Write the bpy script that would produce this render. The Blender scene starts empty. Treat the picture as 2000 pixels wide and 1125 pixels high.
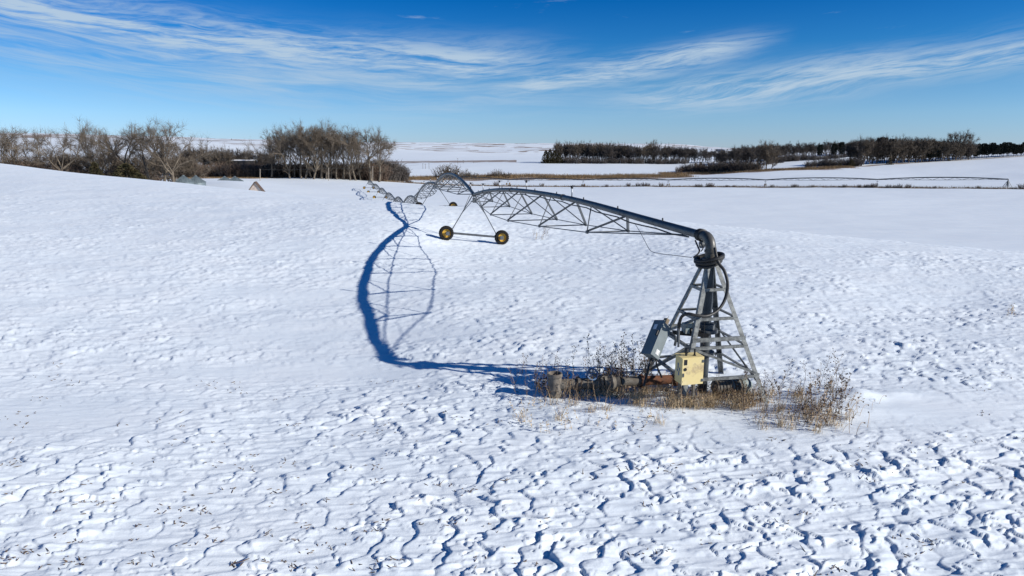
import bpy, bmesh, math, random
import numpy as np
from mathutils import Vector, Matrix

# ------------------------------------------------------------------ scene, camera, light
S = bpy.context.scene
C = S.collection
R = math.radians
rnd = random.Random(7)

CAM_H = 6.3
PITCH = math.atan((562.5 - 287.0) / 1333.0)
F = 1333.0
cam_d = bpy.data.cameras.new('camera')
cam_d.lens = 24.0
cam_d.sensor_width = 36.0
cam_d.clip_start = 0.1
cam_d.clip_end = 20000
cam = bpy.data.objects.new('camera', cam_d)
C.objects.link(cam)
cam.location = (0, 0, CAM_H)
cam.rotation_euler = (math.pi / 2 - PITCH, 0, 0)
S.camera = cam
S.render.resolution_x = 1024
S.render.resolution_y = 576
S.cycles.max_bounces = 5
S.cycles.diffuse_bounces = 2
S.cycles.glossy_bounces = 2

SUN_EL = R(24.5)
SHADOW = Vector((-0.9455, 0.3256, 0)).normalized()          # way the shadows fall
to_sun = Vector((-SHADOW.x * math.cos(SUN_EL), -SHADOW.y * math.cos(SUN_EL), math.sin(SUN_EL)))
sun_d = bpy.data.lights.new('sun', 'SUN')
sun_d.energy = 5.0
sun_d.angle = R(0.5)
sun_d.color = (1.0, 0.965, 0.90)
sun = bpy.data.objects.new('sun', sun_d)
C.objects.link(sun)
sun.rotation_euler = to_sun.to_track_quat('Z', 'Y').to_euler()
sun.location = (30, -10, 40)

S.view_settings.view_transform = 'Standard'
S.view_settings.look = 'None'
S.view_settings.exposure = 0.17
S.view_settings.gamma = 1.0
S.view_settings.use_curve_mapping = False

W = bpy.data.worlds.new('World')
S.world = W
W.use_nodes = True
W.cycles.sampling_method = 'NONE'
nt = W.node_tree
nt.nodes.clear()


class NM:
    """small helper to write node maths"""
    def __init__(s, tree): s.t = tree
    def n(s, kind, **kw):
        nd = s.t.nodes.new(kind)
        for k, v in kw.items(): setattr(nd, k, v)
        return nd
    def put(s, sock, v):
        if isinstance(v, bpy.types.NodeSocket): s.t.links.new(v, sock)
        else: sock.default_value = v
    def m(s, op, a, b=None, c=None, clamp=False):
        nd = s.n('ShaderNodeMath', operation=op, use_clamp=clamp)
        for i, v in enumerate((a, b, c)):
            if v is not None: s.put(nd.inputs[i], v)
        return nd.outputs[0]
    def add(s, a, b): return s.m('ADD', a, b)
    def sub(s, a, b): return s.m('SUBTRACT', a, b)
    def mul(s, a, b): return s.m('MULTIPLY', a, b)
    def smooth(s, x, lo, hi, olo=0.0, ohi=1.0):
        nd = s.n('ShaderNodeMapRange', interpolation_type='SMOOTHSTEP')
        s.put(nd.inputs[0], x)
        for i, v in enumerate((lo, hi, olo, ohi)): s.put(nd.inputs[i + 1], v)
        return nd.outputs[0]
    def gauss(s, x, c, w):
        d = s.mul(s.sub(x, c), 1.0 / w)
        return s.m('POWER', 2.71828, s.mul(s.mul(d, d), -1.0))
    def noise(s, vec, scale, detail=4, rough=0.55, dist=0.0):
        nd = s.n('ShaderNodeTexNoise')
        s.put(nd.inputs['Vector'], vec)
        nd.inputs['Scale'].default_value = scale
        nd.inputs['Detail'].default_value = detail
        nd.inputs['Roughness'].default_value = rough
        nd.inputs['Distortion'].default_value = dist
        return nd.outputs[0]
    def comb(s, x, y, z=0.0):
        nd = s.n('ShaderNodeCombineXYZ')
        for i, v in enumerate((x, y, z)): s.put(nd.inputs[i], v)
        return nd.outputs[0]
    def mix(s, f, a, b, mode='MIX'):
        nd = s.n('ShaderNodeMix', data_type='RGBA', blend_type=mode)
        s.put(nd.inputs[0], f)
        s.put(nd.inputs[6], a)
        s.put(nd.inputs[7], b)
        return nd.outputs[2]


def build_sky():
    q = NM(nt)
    sky = q.n('ShaderNodeTexSky', sky_type='NISHITA')
    sky.sun_disc = False
    sky.sun_elevation = SUN_EL
    sky.sun_rotation = math.atan2(to_sun.x, to_sun.y)
    sky.altitude = 400
    sky.air_density = 1.0
    sky.dust_density = 0.0
    sky.ozone_density = 4.0
    tc = q.n('ShaderNodeTexCoord')
    sep = q.n('ShaderNodeSeparateXYZ')
    q.put(sep.inputs[0], tc.outputs['Generated'])
    az = q.mul(q.m('ARCTAN2', sep.outputs[0], sep.outputs[1]), 57.2958)        # degrees right of north
    el = q.mul(q.m('ARCSINE', sep.outputs[2]), 57.2958)
    # clear, dry winter air: a deeper blue than the sky model gives, as all round the horizon
    ramp = q.n('ShaderNodeValToRGB')
    q.put(ramp.inputs[0], q.m('DIVIDE', el, 20.0, clamp=True))
    cr = ramp.color_ramp
    stops = ((0.0, (0.42, 0.59, 1.00)), (0.12, (0.40, 0.59, 0.90)), (0.25, (0.28, 0.51, 0.76)), (0.38, (0.085, 0.39, 0.70)), (0.56, (0.012, 0.30, 0.64)), (1.0, (0.03, 0.27, 0.52)))
    while len(cr.elements) < len(stops): cr.elements.new(0.5)
    for e_, (p_, c_) in zip(cr.elements, stops):
        e_.position = p_; e_.color = (*c_, 1)
    clear = q.mix(1.0, sky.outputs[0], ramp.outputs[0], 'MULTIPLY')
    # cirrus lies in streaks that sag in the middle of the view
    a2 = q.sub(az, 2.0)
    arc = q.mul(q.mul(a2, a2), 0.0019)
    v = q.sub(el, arc)                                                          # streak height, degrees
    warp = q.noise(q.comb(q.mul(az, 0.06), q.mul(v, 0.25), 3.1), 1.0, 3)
    vw = q.add(v, q.mul(q.sub(warp, 0.5), 2.6))
    fine = q.noise(q.comb(q.mul(az, 0.09), q.mul(vw, 1.35), 0.7), 1.0, 6, 0.66, 0.3)
    fine2 = q.noise(q.comb(q.mul(az, 0.42), q.mul(q.sub(vw, q.mul(az, 0.10)), 4.6), 4.7), 1.0, 5, 0.68, 0.4)
    tex = q.add(q.mul(fine, 0.62), q.mul(fine2, 0.38))
    streak = q.smooth(tex, 0.36, 0.62)
    soft = q.smooth(fine, 0.30, 0.75)
    # where the bands lie
    left = q.mul(q.gauss(vw, 6.7, 1.25), q.smooth(az, 8.0, -4.0))
    haze = q.mul(q.gauss(v, 4.2, 2.1), q.smooth(az, 14.0, -12.0))
    mid = q.mul(q.gauss(q.add(vw, q.mul(az, -0.11)), 4.85, 0.95), q.mul(q.smooth(az, -3.0, 3.0), q.smooth(az, 22.0, 15.0)))
    right = q.mul(q.gauss(vw, 3.9, 1.15), q.smooth(az, 4.0, 16.0))
    tl = q.mul(q.gauss(vw, 9.0, 1.5), q.smooth(az, -22.0, -30.0))
    wisp = q.mul(q.smooth(q.noise(q.comb(q.mul(az, 0.16), q.mul(vw, 0.9), 8.0), 1.0, 5, 0.6), 0.61, 0.78), q.smooth(v, 5.5, 8.0))
    dens = q.mul(streak, q.m('MAXIMUM', q.m('MAXIMUM', left, q.mul(mid, 0.95)), q.m('MAXIMUM', right, q.mul(tl, 0.65))))
    dens = q.add(dens, q.mul(soft, q.mul(haze, 0.72)))
    dens = q.add(dens, q.mul(wisp, 0.42))
    dens = q.m('MINIMUM', q.mul(dens, 0.95), 0.9)
    dens = q.mul(dens, q.smooth(el, 0.3, 3.0))
    dens = q.mul(dens, q.smooth(sep.outputs[1], -0.2, 0.2))
    bg = q.n('ShaderNodeBackground')
    q.put(bg.inputs[0], q.mix(dens, clear, (3.3, 4.2, 5.1, 1)))
    bg.inputs[1].default_value = 0.13
    out = q.n('ShaderNodeOutputWorld')
    q.put(out.inputs[0], bg.outputs[0])


build_sky()

# ------------------------------------------------------------------ helpers
_c, _s = math.cos(PITCH), math.sin(PITCH)


def P(x, y, Y):
    """point of the place that a photo pixel shows at the ground distance Y"""
    xc, yc = (x - 1000) / F, (562.5 - y) / F
    t = Y / (_c + _s * yc)
    return Vector((xc * t, Y, CAM_H + (-_s + _c * yc) * t))


def xat(px, Y, z):
    return (px - 1000) / F * (Y * _c - (z - CAM_H) * _s)


class MB:
    """collects shapes into one mesh"""
    def __init__(s): s.v, s.f, s.mi, s.cur = [], [], [], 0
    def _add(s, vs, fs):
        o = len(s.v)
        s.v += [tuple(p) for p in vs]
        s.f += [tuple(i + o for i in f) for f in fs]
        s.mi += [s.cur] * len(fs)
    def tube(s, pts, r, n=8, cap=True, up=None):
        pts = [Vector(p) for p in pts]
        k = len(pts)
        rs = r if isinstance(r, (list, tuple)) else [r] * k
        vs, fs = [], []
        prev = None
        for i, p in enumerate(pts):
            d = (pts[min(i + 1, k - 1)] - pts[max(i - 1, 0)]).normalized()
            if prev is None:
                a = Vector((0, 0, 1)) if abs(d.z) < 0.9 else Vector((1, 0, 0))
                u = d.cross(a).normalized()
            else:
                u = (prev - d * prev.dot(d))
                u = u.normalized() if u.length > 1e-6 else d.orthogonal().normalized()
            w = d.cross(u)
            prev = u
            for j in range(n):
                an = 2 * math.pi * j / n
                vs.append(p + (u * math.cos(an) + w * math.sin(an)) * rs[i])
        for i in range(k - 1):
            for j in range(n):
                a, b = i * n + j, i * n + (j + 1) % n
                fs.append((a, b, b + n, a + n))
        if cap:
            fs.append(tuple(range(n - 1, -1, -1)))
            fs.append(tuple((k - 1) * n + j for j in range(n)))
        s._add(vs, fs)
        return s
    def box(s, M, sx, sy, sz, bev=0.0):
        """box of full size sx,sy,sz in the frame M (a 4x4)"""
        x, y, z = sx / 2, sy / 2, sz / 2
        if bev <= 0:
            vs = [M @ Vector((a * x, b * y, c * z)) for a in (-1, 1) for b in (-1, 1) for c in (-1, 1)]
            fs = [(0, 1, 3, 2), (4, 6, 7, 5), (0, 4, 5, 1), (2, 3, 7, 6), (0, 2, 6, 4), (1, 5, 7, 3)]
            s._add(vs, fs)
        else:
            bm = bmesh.new()
            bmesh.ops.create_cube(bm, size=1.0)
            for q in bm.verts: q.co = Vector((q.co.x * sx, q.co.y * sy, q.co.z * sz))
            bmesh.ops.bevel(bm, geom=bm.edges[:], offset=bev, segments=2, affect='EDGES', profile=0.7)
            bm.verts.ensure_lookup_table()
            vs = [M @ q.co for q in bm.verts]
            fs = [tuple(q.index for q in f.verts) for f in bm.faces]
            bm.free()
            s._add(vs, fs)
        return s
    def beam(s, a, b, w, h, upv=(0, 0, 1)):
        a, b = Vector(a), Vector(b)
        d = (b - a).normalized()
        upv = Vector(upv)
        x = d.cross(upv)
        x = x.normalized() if x.length > 1e-5 else d.orthogonal().normalized()
        u = x.cross(d).normalized()
        M = Matrix((x, d, u)).transposed().to_4x4()
        M.translation = (a + b) / 2
        return s.box(M, w, (b - a).length, h)
    def angle(s, a, b, w, t, f1, f2):
        """L-section bar from a to b with flanges along f1 and f2"""
        a, b = Vector(a), Vector(b)
        d = (b - a).normalized()
        f1 = (Vector(f1) - d * d.dot(Vector(f1))).normalized()
        f2 = Vector(f2)
        f2 = (f2 - d * d.dot(f2) - f1 * f1.dot(f2)).normalized()
        prof = [(0, 0), (w, 0), (w, t), (t, t), (t, w), (0, w)]
        vs = [p + f1 * q[0] + f2 * q[1] for p in (a, b) for q in prof]
        fs = [(i, (i + 1) % 6, (i + 1) % 6 + 6, i + 6) for i in range(6)]
        fs += [(0, 3, 2, 1), (0, 5, 4, 3), (6, 7, 8, 9), (6, 9, 10, 11)]
        s._add(vs, fs)
        return s
    def lathe(s, prof, org, axis, n=24):
        """prof: (radius, along axis)"""
        axis = Vector(axis).normalized()
        u = axis.orthogonal().normalized()
        w = axis.cross(u)
        org = Vector(org)
        vs, fs = [], []
        for (r, h) in prof:
            for j in range(n):
                an = 2 * math.pi * j / n
                vs.append(org + axis * h + (u * math.cos(an) + w * math.sin(an)) * r)
        for i in range(len(prof) - 1):
            for j in range(n):
                a, b = i * n + j, i * n + (j + 1) % n
                fs.append((a, b, b + n, a + n))
        s._add(vs, fs)
        return s
    def poly(s, vs, fs):
        s._add(vs, fs)
        return s
    def build(s, name, mats, parent=None, org=(0, 0, 0), smooth=False, rec=True):
        org = Vector(org)
        me = bpy.data.meshes.new(name)
        me.from_pydata([(p[0] - org.x, p[1] - org.y, p[2] - org.z) for p in s.v], [], s.f)
        if not isinstance(mats, (list, tuple)): mats = [mats]
        for m in mats: me.materials.append(m)
        if len(mats) > 1: me.polygons.foreach_set('material_index', s.mi)
        if smooth: me.polygons.foreach_set('use_smooth', [True] * len(me.polygons))
        if rec:
            bm = bmesh.new(); bm.from_mesh(me)
            bmesh.ops.recalc_face_normals(bm, faces=bm.faces[:])
            bm.to_mesh(me); bm.free()
        if smooth: me.set_sharp_from_angle(angle=R(42))
        me.update()
        o = bpy.data.objects.new(name, me)
        C.objects.link(o)
        if parent is not None: o.parent = parent
        else: o.location = org
        return o


def part(mb, name, mat, thing, smooth=False, sub=None):
    """mesh part of a thing (an Empty); points given in world space"""
    o = mb.build(name, mat, sub or thing, thing.location, smooth)
    return o


def tag(o, label=None, cat=None, group=None, kind=None):
    if label: o['label'] = label
    if cat: o['category'] = cat
    if group: o['group'] = group
    if kind: o['kind'] = kind
    return o


def empty(name, loc, label, cat, group=None):
    o = bpy.data.objects.new(name, None)
    o.empty_display_size = 0.3
    C.objects.link(o)
    o.location = loc
    return tag(o, label, cat, group)


def frame(loc, ax=None, rz=0.0):
    M = Matrix.Rotation(rz, 4, 'Z')
    M.translation = Vector(loc)
    return M


# ------------------------------------------------------------------ materials
def mat(name, col, rough=0.6, metal=0.0, var=0.0, vscale=6.0, col2=None, bump=0.0, bscale=30.0, spec=0.5):
    m = bpy.data.materials.new(name)
    m.use_nodes = True
    q = NM(m.node_tree)
    b = m.node_tree.nodes['Principled BSDF']
    b.inputs['Roughness'].default_value = rough
    b.inputs['Metallic'].default_value = metal
    b.inputs['Specular IOR Level'].default_value = spec
    c = (*col, 1)
    tc = q.n('ShaderNodeTexCoord')
    if var > 0:
        f = q.noise(tc.outputs['Object'], vscale, 6, 0.62)
        f = q.smooth(f, 0.5 - 0.5 * 0.45, 0.5 + 0.5 * 0.45)
        c2 = (*(col2 or tuple(x * (1 - var) for x in col)), 1)
        q.put(b.inputs['Base Color'], q.mix(q.mul(f, var if col2 else 1.0), c, c2))
        g = q.noise(tc.outputs['Object'], vscale * 3.1, 4)
        q.put(b.inputs['Roughness'], q.smooth(g, 0.2, 0.8, rough * 0.8, min(1, rough * 1.2)))
    else:
        b.inputs['Base Color'].default_value = c
    if bump > 0:
        bp = q.n('ShaderNodeBump')
        bp.inputs['Strength'].default_value = bump
        bp.inputs['Distance'].default_value = 0.02
        q.put(bp.inputs['Height'], q.noise(tc.outputs['Object'], bscale, 5, 0.6))
        q.put(b.inputs['Normal'], bp.outputs[0])
    return m


M = {}
M['galv'] = mat('galvanised_steel', (0.115, 0.125, 0.13), 0.55, 0.2, 1.0, 5.0, (0.065, 0.07, 0.08), 0.05, 60)
M['pipe'] = mat('galvanised_pipe', (0.065, 0.078, 0.088), 0.45, 0.1, 1.0, 2.2, (0.035, 0.042, 0.05), 0.04, 40)
M['elbow'] = mat('weathered_elbow', (0.12, 0.115, 0.105), 0.45, 0.2, 1.0, 7, (0.06, 0.055, 0.05))
M['angle'] = mat('weathered_angle_iron', (0.28, 0.29, 0.275), 0.6, 0.15, 1.0, 9, (0.095, 0.10, 0.10), 0.05, 50)
M['rubber'] = mat('black_rubber', (0.012, 0.012, 0.013), 0.55, 0, 1.0, 20, (0.03, 0.028, 0.026))
M['tyre'] = mat('tyre_rubber', (0.008, 0.008, 0.008), 0.8, 0, 1.0, 9, (0.02, 0.018, 0.017), spec=0.2)
M['rim'] = mat('yellow_rim_paint', (0.62, 0.37, 0.03), 0.5, 0, 0.6, 8, (0.38, 0.22, 0.05))
M['grey'] = mat('grey_cabinet_paint', (0.15, 0.18, 0.19), 0.5, 0.0, 1.0, 3, (0.115, 0.14, 0.145))
M['label'] = mat('white_label', (0.72, 0.73, 0.72), 0.6, 0, 1.0, 30, (0.6, 0.6, 0.6))
M['black'] = mat('black_plastic', (0.010, 0.010, 0.011), 0.45)
M['blue'] = mat('blue_paint', (0.09, 0.18, 0.33), 0.5, 0, 1.0, 9, (0.08, 0.13, 0.22))
M['teal'] = mat('faded_teal_paint', (0.18, 0.27, 0.29), 0.6, 0, 1.0, 7, (0.30, 0.27, 0.22), 0.1, 30)
M['rust'] = mat('rusty_steel', (0.20, 0.075, 0.03), 0.85, 0, 1.0, 9, (0.10, 0.045, 0.025), 0.3, 50)
M['concrete'] = mat('weathered_concrete', (0.23, 0.20, 0.165), 0.9, 0, 1.0, 6, (0.13, 0.11, 0.09), 0.4, 35)
M['oldpipe'] = mat('dull_grey_pipe', (0.17, 0.155, 0.13), 0.75, 0.1, 1.0, 5, (0.10, 0.08, 0.06), 0.2, 30)
M['brownbox'] = mat('brown_weathered_box', (0.24, 0.19, 0.13), 0.8, 0, 1.0, 12, (0.12, 0.09, 0.06))
M['stem'] = mat('dry_weed_stem', (0.32, 0.215, 0.13), 0.9, 0, 1.0, 3, (0.46, 0.34, 0.21))
M['seed'] = mat('dark_seed_head', (0.075, 0.045, 0.03), 0.95)
M['straw'] = mat('dry_straw', (0.60, 0.46, 0.28), 0.9, 0, 1.0, 1.5, (0.42, 0.30, 0.17))
M['stubble'] = mat('corn_stubble', (0.16, 0.105, 0.06), 0.9, 0, 1.0, 9, (0.07, 0.045, 0.03))
M['marsh'] = mat('tan_marsh_grass', (0.27, 0.18, 0.09), 0.95, 0, 1.0, 0.08, (0.15, 0.10, 0.052))
M['bark'] = mat('grey_brown_bark', (0.20, 0.163, 0.12), 0.95, 0, 1.0, 0.9, (0.085, 0.067, 0.05))
M['twig'] = mat('grey_brown_twigs', (0.165, 0.130, 0.095), 0.95, 0, 1.0, 0.35, (0.095, 0.074, 0.054))
M['twigdark'] = mat('dark_grey_twigs', (0.105, 0.086, 0.072), 0.95, 0, 1.0, 0.3, (0.055, 0.046, 0.042))
M['brush'] = mat('red_brown_brush', (0.14, 0.095, 0.066), 0.95, 0, 1.0, 0.4, (0.075, 0.05, 0.037))
M['cedar'] = mat('rusty_green_cedar', (0.085, 0.062, 0.022), 0.95, 0, 1.0, 1.0, (0.028, 0.031, 0.012))
M['pine'] = mat('dark_pine_needles', (0.018, 0.026, 0.016), 0.95, 0, 1.0, 0.7, (0.010, 0.014, 0.010))
M['bin'] = mat('bin_corrugated_steel', (0.19, 0.23, 0.245), 0.5, 0.2, 1.0, 1.2, (0.13, 0.165, 0.18))
M['wood'] = mat('weathered_boards', (0.58, 0.49, 0.42), 0.9, 0, 1.0, 2.2, (0.36, 0.27, 0.21), 0.2, 12)
M['shingle'] = mat('brown_shingles', (0.13, 0.085, 0.06), 0.9, 0, 1.0, 2.5, (0.07, 0.045, 0.035))
M['pole'] = mat('pale_pole_wood', (0.42, 0.36, 0.29), 0.9, 0, 1.0, 2, (0.3, 0.25, 0.2))
M['barnwall'] = mat('dark_barn_wall', (0.05, 0.042, 0.04), 0.9, 0, 1.0, 0.6, (0.03, 0.028, 0.028))
M['roofsnow'] = mat('roof_snow', (0.82, 0.84, 0.87), 0.7)
M['blueroof'] = mat('blue_grey_roof', (0.055, 0.075, 0.12), 0.6)


def yellow_mat():
    m = mat('faded_yellow_enamel', (0.60, 0.47, 0.20), 0.5, 0, 1.0, 5, (0.55, 0.42, 0.18))
    q = NM(m.node_tree)
    b = m.node_tree.nodes['Principled BSDF']
    tc = q.n('ShaderNodeTexCoord')
    sep = q.n('ShaderNodeSeparateXYZ')
    q.put(sep.inputs[0], tc.outputs['Object'])
    n1 = q.noise(tc.outputs['Object'], 4.2, 6, 0.7)
    n2 = q.noise(tc.outputs['Object'], 22.0, 4, 0.7)
    # a brown scorch of its own shape on the middle of the door
    r = q.add(q.mul(q.gauss(sep.outputs[2], 0.02, 0.24), q.gauss(sep.outputs[0], 0.08, 0.42)), q.mul(q.sub(n1, 0.5), 2.6))
    st = q.mul(q.smooth(r, 0.55, 1.05), q.smooth(n2, 0.25, 0.6))
    pale = q.smooth(n1, 0.45, 0.75)
    c = q.mix(q.mul(pale, 0.5), (0.74, 0.59, 0.27, 1), (0.80, 0.70, 0.47, 1))
    c = q.mix(q.mul(st, 0.6), c, (0.30, 0.20, 0.125, 1))
    q.put(b.inputs['Base Color'], c)
    return m


M['yellow'] = yellow_mat()


# ------------------------------------------------------------------ the ground
def hash2(ix, iy, seed):
    h = (ix.astype(np.int64) * 374761393 + iy.astype(np.int64) * 668265263 + seed * 974634777) & 0xffffffff
    h = ((h ^ (h >> 13)) * 1274126177) & 0xffffffff
    h = (h ^ (h >> 16)) & 0xffff
    return h.astype(np.float32) / 65536.0


def gnoise(x, y, seed=0):
    """gradient noise, about -0.7..0.7"""
    ix, iy = np.floor(x), np.floor(y)
    fx, fy = (x - ix).astype(np.float32), (y - iy).astype(np.float32)
    ux, uy = fx * fx * fx * (fx * (fx * 6 - 15) + 10), fy * fy * fy * (fy * (fy * 6 - 15) + 10)
    def g(dx, dy):
        a = hash2(ix + dx, iy + dy, seed) * (2 * np.pi)
        return np.cos(a) * (fx - dx) + np.sin(a) * (fy - dy)
    a = g(0, 0) * (1 - ux) + g(1, 0) * ux
    b = g(0, 1) * (1 - ux) + g(1, 1) * ux
    return a * (1 - uy) + b * uy


def sstep(x, a, b):
    t = np.clip((x - a) / (b - a), 0, 1)
    return t * t * (3 - 2 * t)


CTRL = []
def cpx(x, y, Y): p = P(x, y, Y); CTRL.append((p.x, p.y, p.z))
def cw(x, y, z): CTRL.append((x, y, z))

# near hill top around the pivot
for Y in (4, 7, 11):
    for u, z in ((-1.4, 0.25), (-0.7, 0.12), (0, 0.0), (0.7, -0.02), (1.4, -0.1)): cw(u * Y, Y, z)
cw(5, 17, 0); cw(-7.5, 20, -0.30); cw(-3.5, 20.5, -0.28); cw(-16, 22, 0.0); cw(13, 18, -0.05); cw(22, 20, -0.35); cw(-7, 28, -0.35); cw(-2, 30, -0.2); cw(7, 30, -0.2)
cw(-8.2, 36, -0.05); cw(-7.3, 48.5, 0.72); cw(-4.6, 46.4, 0.02); cw(-0.85, 47.3, -0.40); cw(20, 30, -0.6)
cw(-22, 34, 0.35); cw(-40, 40, 1.3); cw(-35, 60, 1.3); cw(8, 48, -0.5); cw(-10.5, 60, 1.0); cw(-18, 61, 1.15); cw(-9, 54, 0.9); cw(-58, 45, 1.6); cw(-70, 80, 2.4)
cw(45, 34, -0.8); cw(60, 45, -2.0)
# its crest, as the photo shows it
CREST = [(-500, 290, 150), (0, 320, 120), (110, 333, 111), (200, 343, 105), (350, 357, 95), (490, 372, 85), (600, 383, 80), (720, 392, 75),
         (800, 398.5, 72), (880, 404, 71), (1000, 412, 68), (1150, 423, 64), (1300, 436, 60), (1400, 446, 57), (1600, 466, 52),
         (1800, 489, 46), (2000, 510, 42), (2400, 545, 38)]
for c in CREST: cpx(*c)
for (x, y, Y) in CREST:                      # and the fall behind it
    p = P(x, y, Y)
    k = 0.5 if x > 1500 else 1.0
    cw(p.x * 1.12, Y * 1.12, p.z - 0.085 * Y * 0.12)
    if x < 700 and x > -600:
        cw(p.x * 1.5, Y * 1.5, p.z - 0.10 * Y * 0.5)
cw(-8.7, 78, -1.1); cw(-8.9, 80, -1.3); cw(-15.2, 109, -5.0); cw(-22.1, 140, -8.2); cw(-29.2, 171, -9.8)
cw(-36.9, 202, -10.3); cw(-44.8, 233, -10.8); cw(-53.3, 264, -11.0); cw(-61.3, 294, -11.3)
cw(10, 110, -6.6); cw(40, 100, -7.2); cw(60, 80, -6.3); cw(80, 65, -4.6); cw(30, 145, -10.6); cw(90, 130, -10.4)
cw(130, 150, -11); cw(150, 110, -8.5); cw(20, 200, -11.2); cw(100, 220, -11.5); cw(200, 230, -11.4); cw(300, 240, -11)
# valley floor
cw(230, 320, -11.9); cw(183, 347, -12.9); cw(136, 375, -14.5); cw(89, 403, -16); cw(42, 430, -17.4); cw(-5, 458, -18); cw(-52, 480, -17.5)
cw(60, 310, -12.4); cw(0, 330, -13.2); cw(400, 330, -11)
cpx(720, 353, 395); cpx(600, 350, 372); cpx(450, 351, 350); cpx(300, 354, 330)
cpx(455, 354.5, 288); cw(-112, 325, -10.9); cw(-128, 268, -9.6); cw(-150, 262, -9.2); cw(-75, 210, -9.3); cw(-120, 200, -7.5)
cw(-200, 260, -7.5); cw(-280, 280, -6.5); cw(-420, 300, -5.5)
# creek and the fields beyond it
for x in (800, 1000, 1200): cpx(x, 346, 540)
cpx(1400, 341, 540); cpx(1330, 336, 590); cpx(1500, 336, 520); cpx(600, 345, 430); cpx(1850, 347, 430); cpx(2050, 340, 420); cpx(1700, 350, 420)
for x in (1000, 1200, 1330): cpx(x, 319, 750)
cpx(800, 330, 640); cpx(800, 316, 900)
cpx(1600, 327, 565); cpx(1700, 323, 575); cpx(1800, 317, 590); cpx(1900, 311, 600); cpx(2000, 305, 610); cpx(2300, 296, 640)
cpx(1450, 322, 660); cpx(1550, 312, 700); cpx(1640, 305, 720); cpx(1660, 300, 760)
cpx(1800, 305, 800); cpx(2000, 299, 820)
# far country
for x, y in ((-400, 310), (0, 305), (200, 306), (400, 310), (600, 315)): cpx(x, y, 1000 if x < 300 else 900)
for x, y in ((-400, 285), (0, 284), (200, 287), (400, 293), (600, 300), (800, 303), (1000, 305), (1300, 305)): cpx(x, y, 1500)
for x, y in ((-400, 262), (0, 262), (100, 262.5), (200, 266), (350, 269), (500, 273), (650, 277)): cpx(x, y, 2500); cpx(x, y + 5, 3600)
for x, y in ((800, 292), (1000, 295), (1300, 296), (1600, 298), (2000, 296), (2400, 294)): cpx(x, y, 2400)
for x, y in ((650, 279), (800, 279), (1000, 281.5), (1200, 281), (1330, 283), (1420, 290), (1700, 291), (2000, 290), (2400, 288)): cpx(x, y, 4400); cpx(x, y + 3, 6500)

CT = np.array(CTRL, dtype=np.float64)


def _k(d2):
    return 0.5 * d2 * np.log(d2 + 1e-12)


def _coords(X, Y):
    return np.stack([X / Y * 1.6, np.log(Y)], -1)


_cc = _coords(CT[:, 0], CT[:, 1])
_w = CT[:, 2] / CT[:, 1]
_n = len(CT)
_A = np.zeros((_n + 3, _n + 3))
_d2 = ((_cc[:, None] - _cc[None]) ** 2).sum(-1)
_A[:_n, :_n] = _k(_d2) + np.eye(_n) * 2e-4
_A[:_n, _n] = 1; _A[:_n, _n + 1:] = _cc
_A[_n, :_n] = 1; _A[_n + 1:, :_n] = _cc.T
_sol = np.linalg.solve(_A, np.concatenate([_w, np.zeros(3)]))


def base_z(X, Y):
    X = np.asarray(X, dtype=np.float64); Y = np.asarray(Y, dtype=np.float64)
    sh = X.shape
    X, Y = X.ravel(), Y.ravel()
    out = np.empty(len(X))
    for i in range(0, len(X), 60000):
        x, y = X[i:i + 60000], Y[i:i + 60000]
        c = _coords(x, y).astype(np.float32)
        d2 = np.zeros((len(x), _n), dtype=np.float32)
        for k in range(2): d2 += (c[:, k:k + 1] - _cc[None, :, k].astype(np.float32)) ** 2
        ker = 0.5 * d2 * np.log(d2 + 1e-12)
        w = ker @ _sol[:_n].astype(np.float32) + _sol[_n] + c @ _sol[_n + 1:]
        out[i:i + 60000] = w * y
    return out.reshape(sh)


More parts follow.
